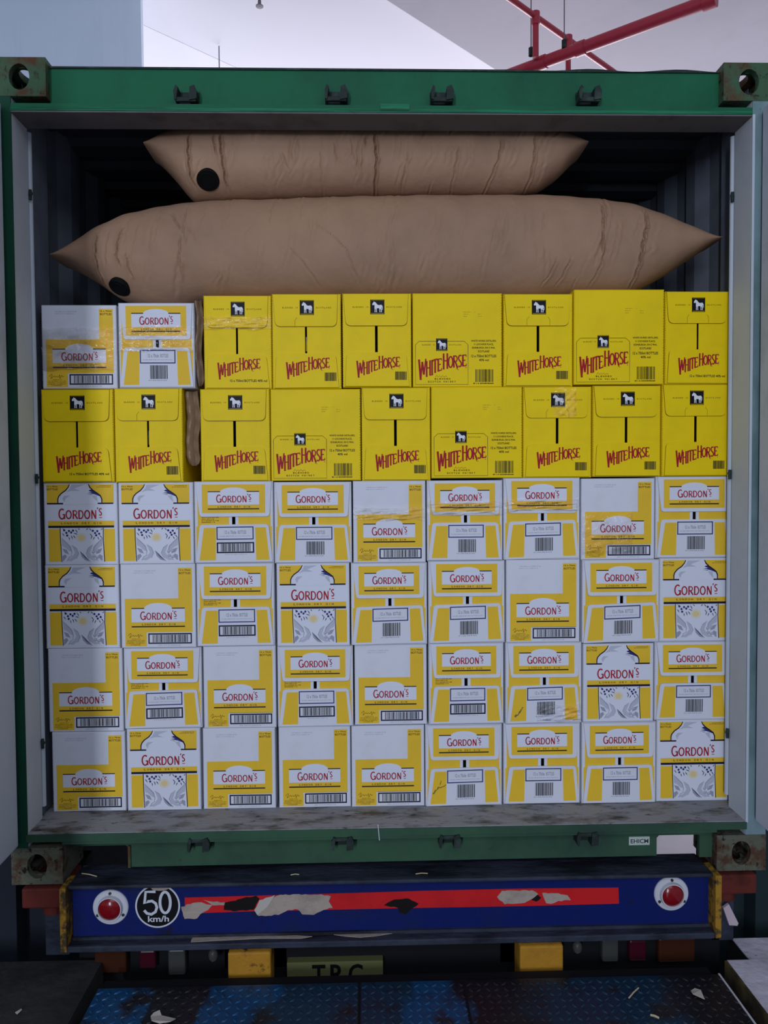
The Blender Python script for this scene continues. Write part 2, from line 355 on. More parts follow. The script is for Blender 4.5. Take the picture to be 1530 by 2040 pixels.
# corner posts: green outer face, grey reveal
for s, xi, xo in ((-1, XL, -1.217), (1, XR, 1.217)):
    g = MB(); lo, hi = sorted((xi, xo)); m = 'post_green_shaded'
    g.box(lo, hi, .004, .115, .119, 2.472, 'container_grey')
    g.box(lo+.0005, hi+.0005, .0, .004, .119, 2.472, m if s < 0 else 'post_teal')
    if s > 0: g.box(lo, lo+.008, -.002, .0, .16, 2.43, 'container_grey')
    o = g.build('corner_post', CT)
    g = MB(); x = xi+s*.004; g.tube((x, .134, .20), (x, .134, 2.42), .010, 'container_grey', 12); lb = g.build('lashing_bar', CT, smooth=True)
    for z in (2.22, 1.30, .42):
        g = MB(); bm = bmesh.new()
        g.tube((x-s*.010, .116, z+.012), (x-s*.010, .116, z-.02), .005, 'dark_steel', 10); g.tube((x, .134, z), (x-s*.014, .112, z), .006, 'dark_steel', 10); bm.free(); g.build('lashing_ring', lb)
# header beam with its ledge and grey underside
g = MB()
g.box(-1.057, 1.057, .035, .10, 2.455, 2.576, 'container_green')
for i in range(3): g.box(-1.057, 1.057, .033-.004*i, .04, 2.452-.006*i, 2.457-.006*i, 'dark_steel' if i % 2 == 0 else 'container_green')
g.build('door_header', CT)
g = MB(); g.box(XL, XR, .0, .035, Z1+.004, 2.452, 'container_green'); g.box(XL, XR, -.002, .0, Z1+.005, 2.440, 'bright_green'); g.box(XL, XR, .0, .112, Z1, Z1+.004, 'header_grey'); g.box(XL, XR, .036, .112, Z1+.004, 2.454, 'header_grey'); g.build('header_lip', CT)
g = MB(); N = 0
for i in range(N):   # scratched bright paint flakes along the lip
    x = random.uniform(-1.0, 1.0); w = random.uniform(.01, .09); g.box(x, x+w, -.0032, -.0018, 2.428+random.random()*.008, 2.437+random.random()*.003, random.choice(['bright_green', 'green_flake']))
x = at_y(790, 222, 0).x; g.box(x-.05, x+.04, -.004, -.002, 2.436, 2.455, 'bright_green'); g.build('paint_flake', CT)
# roof, walls, front, floor
def shell(n):
    """faces of a closed folded sheet whose two skins have n pairs of points each"""
    m = 2*n
    f = [(2*i, 2*i+1, 2*i+3, 2*i+2) for i in range(n-1)]+[(m+2*i, m+2*i+2, m+2*i+3, m+2*i+1) for i in range(n-1)]
    for i in range(n-1): f += [(2*i, 2*i+2, m+2*i+2, m+2*i), (2*i+1, m+2*i+1, m+2*i+3, 2*i+3)]
    return f+[(0, m, m+1, 1), (m-2, m-1, 2*m-1, 2*m-2)]
g = MB(); xs = np.linspace(0, LEN, 2*28+1); zz = lambda i: 2.56 if (i//2) % 2 == 0 else 2.54
pr = []
y = .10; k = 0
while y < LEN:
    pr += [(y, 2.545), (y+.09, 2.545), (y+.11, 2.570), (y+.19, 2.570)]; y += .21
g.add([(x, a, b) for a, b in pr for x in (-1.218, 1.218)]+[(x, a, b+.002) for a, b in pr for x in (-1.218, 1.218)],
      shell(len(pr)), 'roof_inner')
g.build('roof_panel', CT)
for s, xw2 in ((-1, -1.178), (1, 1.192)):
    g = MB(); pr = [(.115, xw2), (.30, xw2)]; y = .30
    while y < LEN-.3:
        pr += [(y+.07, xw2+s*.026), (y+.15, xw2+s*.026), (y+.22, xw2), (y+.30, xw2)]; y += .30
    g.add([(x, a, z) for a, x in pr for z in (.08, 2.575)]+[(x+s*.002, a, z) for a, x in pr for z in (.08, 2.575)],
          shell(len(pr)), 'inner_grey')
    g.build('side_panel', CT)
    g = MB(); lo, hi = sorted((xw2+s*.0285, s*1.222)); g.box(lo, hi, .178, LEN, .0, .14, 'sill_green'); g.box(lo, hi, .178, LEN, 2.53, 2.585, 'container_green'); g.build('side_rail', CT)
g = MB(); g.box(-1.2, 1.2, LEN, LEN+.04, .0, 2.57, 'inner_grey'); g.build('front_panel', CT)
g = MB(); g.box(-1.205, 1.218, .18, LEN, .135, .1645, 'plywood')
for i in range(18): g.box(-1.17, 1.18, .4+i*.31, .45+i*.31, .03, .135, 'sill_green')
g.build('floor_panel', CT)
# roof edge, a little buckled on the right
g = MB(); n = 60; pts = []
for i in range(n+1):
    x = -1.057+2.114*i/n; z = 2.580+(.004*math.sin(x*22)*max(0, min(1, (x-.35)*4)))
    pts.append((x, z))
g.add([(x, .03, z) for x, z in pts]+[(x, .03, 2.574) for x, z in pts]+[(x, .14, z) for x, z in pts], [(i, i+1, n+2+i, n+1+i) for i in range(n)]+[(i, 2*n+2+i, 2*n+3+i, i+1) for i in range(n)], 'dark_steel'); g.build('roof_edge', CT)
# threshold and sill beam with fork cut-outs
g = MB(); g.box(XL-.004, XR+.004, .0, .113, .150, Z0, 'threshold_grey'); g.box(-1.174, 1.188, .113, .60, .150, Z0, 'threshold_grey'); g.box(XL-.004, XR+.004, -.003, .004, .138, .1625, 'sill_green')
g.build('threshold', CT)
xa, xb = at_y(148, 1700, .04).x, at_y(257, 1700, .04).x; xc, xd = at_y(1307, 1690, .04).x, at_y(1392, 1690, .04).x
zl = .034; zt2 = .106
out = [(-1.057, .150), (-1.057, .118), (xa, zt2), (xb-.008, zt2), (xb, zt2-.008), (xb, zl), (xc, zl+.004), (xc, zt2-.008), (xc+.008, zt2), (xd, zt2), (xd, .03), (1.057, .03), (1.057, .150)]
g = MB(); g.prism(out, .035, .05, 'sill_green'); g.box(-1.057, 1.057, -.0, .05, .128, .150, 'sill_green'); g.box(xb, xb+.008, .028, .09, zl, zt2, 'casting_paint'); g.build('door_sill', CT)
# black plate added behind the left cut-out in place of the recess shade
g = MB(); g.box(-1.04, -.78, .35, .37, -.02, .13, 'black_steel'); g.build('recess_dark_plate', CT)
g = MB(); g.box(.0, .03, 0, .002, 0, .001, 'gasket')
# cam keepers
def keeper(px, py, top):
    y = .035
    p = at_y(px, py, y-.02); g = MB(); w = .036
    x0 = p.x; z0 = p.z; m = 'dark_steel'
    g.cbox(x0-w, x0+w, y-.006, y, z0-.020, z0+.020, m, .002)
    for s in (-1, 1):
        g.prism([(x0+s*w*.55-.008, z0-.022), (x0+s*w*.95, z0-.018), (x0+s*w, z0+.006), (x0+s*w*.80, z0+.024), (x0+s*w*.5-.004, z0+.018)], y-.045, y-.004, m)
    g.cbox(x0-w*.9, x0+w*.9, y-.040, y-.028, z0-.024, z0-.010, m, .003) if top else g.cbox(x0-w*.9, x0+w*.9, y-.040, y-.028, z0+.006, z0+.018, m, .003)
    g.build('cam_keeper', CT)
for px, py in ((372, 192), (670, 191), (880, 192), (1172, 192)): keeper(px, py, True)
for px, py in ((398, 1678), (683, 1675), (895, 1671), (1167, 1666)): keeper(px, py, False)
# doors standing open, with gasket, hinge and skin
def door(s):
    xh = -1.186 if s < 0 else 1.172
    d = bpy.data.objects.new('door', None); COL.objects.link(d); d.parent = CT; d.location = (xh, -.020, 0)
    d.rotation_euler = (0, 0, R(.6 if s < 0 else -.6))
    z0 = .135 if s < 0 else .175
    zt3 = 2.44
    g = MB(); lo, hi = (-.042, 0) if s < 0 else (0, .042)
    g.cbox(lo, hi, -1.16, 0, z0, zt3, 'door_paint', .003)
    for i in range(6): g.cbox((-.046 if s < 0 else .036), (-.036 if s < 0 else .046), -1.05+i*.17, -.98+i*.17, z0+.1, zt3-.1, 'door_paint', .004)
    g.build('door_leaf', d)
    g = MB(); lo, hi = (-.030, -.004) if s < 0 else (.004, .030)
    g.cbox(lo, hi, -.0, .010, z0+.01, zt3-.01, 'gasket', .003); g.build('door_gasket', d)
    for z in (.32, 1.0, 1.75, 2.25):
        g = MB(); xx = (-.012 if s < 0 else .012); g.tube((xx, .007, z-.045), (xx, .007, z+.045), .007, 'container_grey', 10); g.build('hinge', d, smooth=True)
door(-1); door(1)

# ------------------------------------------------------------------ lettering
_tc = {}
def text_mesh(s):
    if s in _tc: return _tc[s]
    cu = bpy.data.curves.new('t', 'FONT'); cu.body = s; cu.resolution_u = 3; cu.offset = .022; ob = bpy.data.objects.new('t', cu); COL.objects.link(ob)
    bpy.context.view_layer.update(); dg = bpy.context.evaluated_depsgraph_get(); me = ob.evaluated_get(dg).to_mesh()
    v = np.array([q.co[:] for q in me.vertices]); f = [tuple(p.vertices) for p in me.polygons]
    ob.evaluated_get(dg).to_mesh_clear(); bpy.data.objects.remove(ob); bpy.data.curves.remove(cu)
    mn, mx = v.min(0), v.max(0); v = (v-mn)/np.maximum(mx-mn, 1e-6)
    _tc[s] = (v[:, :2], f); return _tc[s]
def ring(cx, cy, rx, ry, a0=0, a1=360, n=20):
    return [(cx+rx*math.cos(R(a0+(a1-a0)*i/n)), cy+ry*math.sin(R(a0+(a1-a0)*i/n))) for i in range(n+1)]
# stroke letters in a unit box, y up: list of (points, width factor)
GL = {
 'G': [(ring(.52, .5, .44, .46, 52, 318, 22), 1.0), ([(.90, .04), (.90, .44)], 1.1), ([(.62, .44), (1.0, .44)], .8)],
 'O': [(ring(.5, .5, .42, .46, 0, 360, 24), 1.0)],
 'R': [([(.12, 0), (.12, 1)], 1.1), ([(.12, .95), (.45, .95)]+ring(.48, .72, .34, .23, 90, -90, 10)+[(.12, .49)], .8), ([(.42, .49), (.95, .0)], 1.1)],
 'D': [([(.12, 0), (.12, 1)], 1.1), ([(.12, .95), (.38, .95)]+ring(.42, .5, .44, .45, 90, -90, 14)+[(.12, .05)], .9)],
 'N': [([(.12, 0), (.12, 1)], .85), ([(.12, 1), (.88, 0)], 1.15), ([(.88, 0), (.88, 1)], .85)],
 'S': [([(.88, .90), (.62, .97), (.36, .95), (.17, .82), (.17, .68), (.34, .56), (.62, .45), (.84, .32), (.86, .18), (.66, .04), (.38, .03), (.12, .12)], 1.0)],
 'W': [([(.04, 1), (.27, 0)], 1.2), ([(.27, 0), (.46, .86)], .8), ([(.46, .86), (.70, .14)], 1.2), ([(.70, .14), (.95, 1.0)], .8)],
 'H': [([(.16, 0), (.16, 1)], 1.2), ([(.84, 0), (.84, 1)], 1.2), ([(.16, .55), (.84, .52)], .8)],
 'I': [([(.5, 0), (.5, 1)], 1.2), ([(.1, .98), (.9, .98)], .5), ([(.1, .02), (.9, .02)], .5)],
 'T': [([(.5, 0), (.5, 1)], 1.2), ([(.02, .95), (.98, .95)], .9), ([(.03, .84), (.03, .98)], .6), ([(.97, .84), (.97, .98)], .6)],
 'E': [([(.18, 0), (.18, 1)], 1.2), ([(.18, .95), (.92, .95)], .8), ([(.18, .52), (.76, .52)], .75), ([(.18, .05), (.96, .05)], .8), ([(.93, .80), (.93, .97)], .5), ([(.96, .03), (.96, .22)], .5)],
}
HORSE = [(.07, .30), (.10, .22), (.18, .13), (.22, .05), (.26, .11), (.35, .13), (.44, .24), (.52, .33), (.62, .36), (.72, .35), (.82, .33), (.90, .38), (.95, .50), (.95, .72), (.91, .74), (.90, .60), (.87, .52), (.85, .60), (.89, .72), (.87, .93), (.80, .93), (.82, .76), (.76, .64), (.73, .74), (.75, .93), (.68, .93), (.68, .74), (.64, .60), (.50, .62), (.46, .60), (.45, .75), (.47, .93), (.40, .93), (.39, .75), (.37, .62), (.33, .74), (.34, .93), (.27, .93), (.28, .73), (.26, .55), (.27, .42), (.24, .33), (.15, .36), (.10, .36)]

class Art:
    """prints on a panel: u 0..100 across, v 0..VT down, on thin ink layers in front of the board"""
    def __init__(s, mb, W, H, VT, y0=0.0, rot=0.0, cu=50, cv=0):
        s.mb, s.W, s.H, s.VT, s.y0 = mb, W, H, VT, y0; s.rot = math.tan(R(rot)); s.cu, s.cv = cu, cv
        s.k = W/100
    def P(s, u, v, L=1):
        z = s.H*(1-v/s.VT); x = (u/100-.5)*s.W
        z += (u-s.cu)/100*s.W*s.rot
        return (x, s.y0-.00035*L, z)
    def poly(s, pts, m, L=1):
        tri = tessellate_polygon([[Vector((p[0], -p[1], 0)) for p in pts]])
        s.mb.add([s.P(p[0], p[1], L) for p in pts], [tuple(t) for t in tri], m)
    def rect(s, u0, v0, u1, v1, m, L=1): s.poly([(u0, v0), (u1, v0), (u1, v1), (u0, v1)], m, L)
    def frame(s, u0, v0, u1, v1, t, m, L=1):
        s.rect(u0, v0, u1, v0+t, m, L); s.rect(u0, v1-t, u1, v1, m, L); s.rect(u0, v0+t, u0+t, v1-t, m, L); s.rect(u1-t, v0+t, u1, v1-t, m, L)
    def disc(s, u, v, ru, rv, m, L=1, n=16): s.poly([(u+ru*math.cos(2*math.pi*i/n), v+rv*math.sin(2*math.pi*i/n)) for i in range(n)], m, L)
    def line(s, pts, w, m, L=1):
        """stroke of width w; w may be a list, one per point"""
        s.ct = (getattr(s, 'ct', 0)+1) % 14; L = L+s.ct*.05
        n = len(pts); ws = w if isinstance(w, (list, tuple)) else [w]*n; a, b = [], []
        closed = n > 3 and abs(pts[0][0]-pts[-1][0])+abs(pts[0][1]-pts[-1][1]) < 1e-6
        for i in range(n):
            p = pts[i-1] if i else (pts[-2] if closed else pts[0]); q = pts[i+1] if i < n-1 else (pts[1] if closed else pts[-1])
            dx, dy = q[0]-p[0], q[1]-p[1]; l = math.hypot(dx, dy) or 1
            nx, ny = -dy/l*ws[i]/2, dx/l*ws[i]/2
            a.append((pts[i][0]+nx, pts[i][1]+ny)); b.append((pts[i][0]-nx, pts[i][1]-ny))
        s.mb.add([s.P(*p, L) for p in a]+[s.P(*p, L) for p in b], [(i, i+1, n+i+1, n+i) for i in range(n-1)], m)
    def glyph(s, ch, u0, v0, u1, v1, w, m, L=1, tl=0, tr=0, bl=0, br=0):
        """letter in the box u0..u1, v0 top..v1 bottom; tl.. shift the corners vertically"""
        for pts, k in GL[ch]:
            q = []
            for x, y in pts:
                top = (v0+tl)*(1-x)+(v0+tr)*x; bot = (v1+bl)*(1-x)+(v1+br)*x
                q.append((u0+(u1-u0)*x, bot+(top-bot)*y))
            s.line(q, w*k, m, L)
    def text(s, t, u0, v0, u1, v1, m, L=1):
        v, f = text_mesh(t)
        s.mb.add([s.P(u0+(u1-u0)*p[0], v1+(v0-v1)*p[1], L) for p in v], f, m)
    def barcode(s, u0, v0, u1, v1, m, L=1, seed=3, dens=1.0):
        r = random.Random(seed); u = u0; unit = (u1-u0)/(95*dens)
        while u < u1:
            w = unit*r.choice([1, 1, 2, 3]); s.rect(u, v0, min(u+w, u1), v1, m, L); u += w+unit*r.choice([1, 1, 2, 2])
    def micro(s, u0, v0, u1, v1, m, L=1, seed=1):
        """print too small to read"""
        r = random.Random(seed); u = u0
        while u < u1:
            w = r.uniform(.35, .8)*(v1-v0); s.rect(u, v0+(v1-v0)*r.choice([0, .15]), min(u+w, u1), v1, m, L); u += w+(v1-v0)*r.choice([.25, .3, .9])
    def spaced(s, t, u0, v0, u1, v1, m, L=1):
        n = len(t); st = (u1-u0)/n
        for i, c in enumerate(t):
            if c != ' ': s.text(c, u0+i*st+st*(.12 if c != 'I' else .38), v0, u0+i*st+st*(.78 if c != 'I' else .52), v1, m, L)
    def gordons(s, u0, v0, u1, v1, L=3):
        """wordmark GORDON'S; v0..v1 spans the big G"""
        W, H = u1-u0, v1-v0; w = H*.115; m = 'ink_red'
        U = lambda a: u0+W*a
        s.glyph('G', U(0), v0+H*.0, U(.150), v1, w*1.1, m, L)
        for ch, a, b in (('O', .165, .300), ('R', .325, .440), ('D', .455, .580), ('O', .592, .725), ('N', .752, .868)):
            s.glyph(ch, U(a), v0+H*.16, U(b), v1-H*.03, w, m, L)
        s.line([(U(.905), v0-H*.10), (U(.895), v0+H*.06)], w*.8, m, L)
        s.glyph('S', U(.925), v0+H*.0, U(1.0), v0+H*.66, w*.85, m, L)
        s.line([(U(.935), v0+H*.86), (U(.998), v0+H*.86)], w*.5, m, L)
    def ginlabel(s, u0, v0, u1, v1, vt, L=1, dome=True):
        """white name panel u0..u1, v0..v1 with a dome up to vt, dark rules above and below"""
        m = 'gin_white_print'; W = u1-u0; c = (u0+u1)/2
        s.rect(u0, v0, u1, v1, m, L)
        hw = W*.262
        pts = [(c+hw*math.cos(a), v0+.05+(v0-vt)*1.0*-math.sin(a)) for a in [math.pi*i/20 for i in range(21)]]
        s.poly(pts, m, L+1)
        s.rect(u0, v0-1.25, c-hw*.98, v0, 'ink_navy', L+1); s.rect(c+hw*.98, v0-1.25, u1, v0, 'ink_navy', L+1)
        H = v1-v0
        s.gordons(u0+W*.165, v0+H*.20, u0+W*.845, v0+H*.83, L+2)
        s.spaced('LONDON DRY GIN', u0+W*.19, v1+H*.10, u0+W*.83, v1+H*.24, 'ink_brown', L+1)
        s.rect(u0, v1+H*.29, u1, v1+H*.38, 'ink_navy', L+1)
    def whitehorse(s, u0, v0, u1, v1, L=2):
        """arched wordmark WHITE HORSE in the box; letters hang from a rising curve"""
        W, H = (u1-u0)/270.0, (v1-v0)/150.0
        T = [('W', 110, 152, 466, 462, 583, 550), ('H', 150, 178, 474, 470, 560, 550), ('I', 178, 192, 470, 467, 552, 546), ('T', 190, 214, 466, 460, 543, 532), ('E', 215, 240, 462, 458, 532, 524),
             ('H', 245, 275, 435, 433, 520, 515), ('O', 275, 303, 450, 447, 512, 509), ('R', 304, 330, 445, 443, 509, 512), ('S', 330, 352, 443, 441, 507, 505), ('E', 353, 378, 441, 439, 504, 502)]
        for ch, a, b, t0, t1, b0, b1 in T:
            wd = 7.8*W*(1.2 if ch == 'W' else 1.0)
            s.glyph(ch, u0+(a-108)*W, v0+(t0-433)*H, u0+(b-108)*W, v0+(b0-433)*H, wd, 'ink_red', L, tr=(t1-t0)*H, br=(b1-b0)*H)
        s.line([(u0+(312-108)*W, v0+(470-433)*H), (u0+(326-108)*W, v0+(518-433)*H), (u0+(336-108)*W, v0+(521-433)*H)], [5*W, 4*W, 1.5*W], 'ink_red', L)
        s.rect(u0+(372-108)*W, v0+(508-433)*H, u0+(378-108)*W, v0+(511-433)*H, 'ink_red', L)
    def horsebadge(s, u0, v0, u1, v1, L=1):
        s.rect(u0, v0, u1, v1, 'ink_black', L); W, H = u1-u0, v1-v0
        s.poly([(u0+W*(.08+.84*x), v0+H*(.08+.84*y)) for x, y in HORSE], 'horse_white', L+1)
        s.rect(u0+W*.05, v1-H*.075, u1-W*.05, v1-H*.035, 'whisky_faint', L+1); s.rect(u0+W*.05, v0+H*.03, u1-W*.05, v0+H*.055, 'whisky_faint', L+1)
        s.spaced('BLENDED IN', u0-W*1.25, v0+H*.46, u0-W*.12, v0+H*.56, 'whisky_brown', L); s.spaced('SCOTLAND', u1+W*.12, v0+H*.46, u1+W*1.25, v0+H*.56, 'whisky_brown', L)

# ------------------------------------------------------------------ cartons
GW, GH, GV = .254, .275, 109.0      # gin carton
YW, YH, YV = .232, .312, 134.0      # whisky carton, flap end
WW, WH, WV = .302, .314, 103.0      # whisky carton, long side
def body(W, H, D, m, slit=None, c=.0025):
    """closed carton with softened edges; slit=(x0,x1,z0,z1) is a real gap between the two inner flaps"""
    g = MB(); g.keep = False
    x0, x1 = -W/2, W/2
    o = [(x0, 0), (x1, 0), (x1, H), (x0, H)]; i = [(x0+c, c), (x1-c, c), (x1-c, H-c), (x0+c, H-c)]
    v = [(a, 0, b) for a, b in i]+[(a, c, b) for a, b in o]+[(a, D-c, b) for a, b in o]+[(a, D, b) for a, b in i]
    f = [(4*k+j, 4*k+(j+1) % 4, 4*k+4+(j+1) % 4, 4*k+4+j) for k in range(3) for j in range(4)]+[(12, 13, 14, 15)]
    if not slit: f.append((0, 1, 2, 3)); g.add(v, f, m)
    else:
        a, b, p, q = slit; k = len(v)
        v += [(a, 0, p), (b, 0, p), (b, 0, q), (a, 0, q)]
        f += [(0, 1, k+1, k), (1, 2, k+2, k+1), (2, 3, k+3, k+2), (3, 0, k, k+3)]; g.add(v, f, m)
        d = .035
        w = [(a, 0, p), (b, 0, p), (b, 0, q), (a, 0, q), (a, .004, p), (b, .004, p), (b, .004, q), (a, .004, q), (a, d, p), (b, d, p), (b, d, q), (a, d, q)]
        g.add(w[:8], [(j, (j+1) % 4, 4+(j+1) % 4, 4+j) for j in range(4)], m)
        g.add(w[4:], [(j, (j+1) % 4, 4+(j+1) % 4, 4+j) for j in range(4)]+[(4, 5, 6, 7)], 'carton_inside')
    return g
def rounded(pts, r):
    """round the corners of an outline; r per corner"""
    out = []; n = len(pts)
    for i in range(n):
        p, a, b = Vector(pts[i]), Vector(pts[i-1]), Vector(pts[(i+1) % n])
        if r[i] <= 0: out.append(tuple(p)); continue
        da = (a-p).normalized()*r[i]; db = (b-p).normalized()*r[i]
        for t in [k/6 for k in range(7)]: out.append(tuple((p+da)*(1-t)**2+p*2*t*(1-t)+(p+db)*t*t))
    return out
def flapmesh(g, W, H, VT, pts, r, m, edge, t=.0035, ofs=0.0, rot=0.0, cu=50):
    a = Art(g, W, H, VT, y0=0, rot=rot, cu=cu)
    q = [a.P(*p) for p in rounded(pts, r)]
    g.prism([(p[0], p[2]) for p in q], -t-ofs, -ofs, m)
    n = len(q)
    # raw board edge: thin rim just behind the face
    g.prism([((p[0])*1.0, p[2]-.0) for p in [a.P(*p) for p in rounded([(x+(.35 if x > 50 else -.35), y+(.45 if y > VT*.3 else -.45)) for x, y in pts], r)]], -.0012-ofs, -ofs+.0005, edge)
    return Art(g, W, H, VT, y0=-t-ofs, rot=rot, cu=cu)

def edge_marks(a, VT, m, seed, sides=(1,)):
    r = random.Random(seed)
    for sd in sides:
        v = 1.5
        while v < VT-2:
            L = r.uniform(.8, 1.6); u = .35 if sd < 0 else 99.3
            a.rect(u-.28, v, u+.28, v+L, m, 1); v += L+r.uniform(1.4, 2.2)

def gin_bottle():
    g = body(GW, GH, .36, 'gin_white'); a = Art(g, GW, GH, GV)
    Y, N = 'gin_yellow', 'ink_navy'
    edge_marks(a, GV, 'ink_faint', 2, (-1, 1))
    a.rect(4, 2.6, 95, 27.6, Y, 1)
    # bottle shoulders
    left = [(35.5, 2.4), (33.5, 6.5), (30, 10.5), (24, 14.5), (20.5, 18.5), (19.3, 22), (19.3, 28)]
    right = [(61, 2.4), (63, 6.5), (67, 10.5), (73, 14.5), (77, 17.5), (79, 22), (79, 28)]
    a.poly(left+list(reversed(right)), 'gin_white_print', 2)
    a.line(left, [1.0, 1.3, 1.5, 1.5, 1.5, 1.5, 1.2], N, 3); a.line(right, [1.0, 1.6, 1.7, 1.6, 1.6, 1.6, 1.2], N, 3)
    a.poly([(64, 9.5), (70, 11.5), (76, 16.5), (77.5, 19), (70, 16), (60, 13.6), (66, 13.2), (61, 11)], 'ink_blue', 3)
    a.line([(59, 15), (66, 16.5)], [.2, .6], N, 3)
    a.poly([(38, 3), (56, 3), (50, 5), (42, 8), (50, 11), (37, 11), (31, 13), (36, 8)], 'ink_pale', 3)
    a.poly([(28, 17.5), (36, 17), (30, 21), (28, 26), (25.5, 21)], 'ink_pale', 3)
    a.poly([(66, 17.5), (72, 17), (73.5, 26), (69, 22)], 'ink_pale', 3)
    a.rect(2, 28.6, 98, 50.5, 'gin_white_print', 2)
    a.poly([(50+24*math.cos(math.pi*i/20), 29-8.5*math.sin(math.pi*i/20)) for i in range(21)], 'gin_white_print', 4)
    a.rect(4.5, 26.9, 26.5, 28.7, N, 5); a.rect(73.5, 26.9, 94.5, 28.7, N, 5)
    a.gordons(20, 34.5, 79, 48.5, 5)
    a.text('™', 80.5, 35, 82, 35.8, 'ink_red', 5) if False else None
    a.rect(5.5, 51, 95, 56, Y, 2); a.spaced('LONDON DRY GIN', 22.5, 52.6, 79, 55.2, 'ink_brown', 3)
    a.rect(5.5, 57, 95, 59.8, N, 3); a.rect(5.5, 56, 95, 57, Y, 2)
    a.rect(5.5, 61.5, 21.6, 104.6, Y, 1); a.rect(81, 61.5, 96, 104.6, Y, 1)
    a.rect(21.6, 60, 81, 105, 'gin_white_print', 1)
    a.line([(21.6, 60), (21.8, 75), (23, 105)], 1.0, N, 3); a.line([(80.3, 60), (80, 75), (81.3, 105)], 1.0, N, 3)
    # berries and needles
    for u, v in ((27, 63), (30, 66.5), (33.5, 64), (36.5, 66), (31, 70), (39, 63.5), (66, 64), (69, 67), (72, 64.5), (70.5, 70), (74.5, 68)):
        a.disc(u, v, 1.5, 1.5, 'ink_blue', 3, 10)
    for u, v, x, y in ((25, 61, 29, 64), (42, 62, 45, 67), (40, 67, 45, 69), (24, 67, 27, 71), (36, 70, 38, 75), (39, 70, 42, 74), (33, 72, 34, 76), (46, 61, 48, 63), (61, 61, 64, 64), (57, 63, 59, 60.5), (77, 63, 79, 61), (65, 70, 63, 75), (68, 72, 66, 76), (72, 72, 74, 76), (75, 70, 78, 74), (62, 68, 64, 71)):
        a.line([(u, v), ((u+x)/2+.3, (v+y)/2-.3), (x, y)], [.4, 1.1, .3], N, 2)
    # sun
    a.disc(50, 73, 7, 6, 'ink_sun_pale', 2); a.disc(50, 73, 4.2, 3.8, 'ink_sun', 3)
    # leaves, left then mirrored right with small differences
    def leaf(P, m, L): a.poly(P, m, L)
    for sgn, c0 in ((1, 0), (-1, 102.4)):
        X = lambda u: c0+sgn*u
        leaf([(X(23), 74), (X(28), 78), (X(34), 84), (X(36), 91), (X(34), 91), (X(28), 86), (X(24), 84)], 'ink_pale', 2)
        a.line([(X(23), 73), (X(29), 79), (X(35), 85), (X(37), 92), (X(36), 97)], [.5, 1.0, 1.1, .9, .3], 'ink_grey', 3)
        leaf([(X(37), 83), (X(42), 87), (X(45), 94), (X(43), 100), (X(36), 104), (X(29), 103), (X(37), 99), (X(41), 93)], 'ink_pale', 2)
        a.line([(X(37), 82.5), (X(43), 87), (X(46), 94), (X(43), 101)], [.3, .9, 1.0, .3], 'ink_grey', 3)
        leaf([(X(24), 87), (X(30), 89), (X(33), 95), (X(27), 93)], 'ink_grey', 2)
        leaf([(X(24), 97), (X(28), 95), (X(30), 98), (X(26), 103), (X(24), 104)], 'ink_grey', 2)
        a.line([(X(30), 104), (X(33), 99), (X(38), 96.5)], [.4, .9, .3], 'ink_grey', 3)
    leaf([(48, 91), (54, 96), (58, 101), (60, 104.5), (55, 103), (50, 98)], 'ink_grey', 3)
    a.line([(48, 91), (55, 99), (62, 104.5)], [.3, .9, .4], N, 4)
    for u, v in ((66, 92), (71, 91), (67, 97.5), (72, 99)): a.disc(u, v, 2.3, 2.0, 'ink_grey', 3, 12); a.disc(u-.3, v-.5, 1.8, 1.4, 'ink_pale', 4, 12)
    a.text('12 x 70cle', 4.6, 4.3, 19.5, 6.2, 'ink_brown', 2); a.text('BOTTLES', 4.6, 7.6, 19.5, 10.2, 'ink_brown', 2)
    a.micro(75, 4.2, 92, 5.0, 'ink_brown', 2, 5); a.micro(72, 5.9, 92, 6.7, 'ink_brown', 2, 6)
    return [('carton_body', g)]

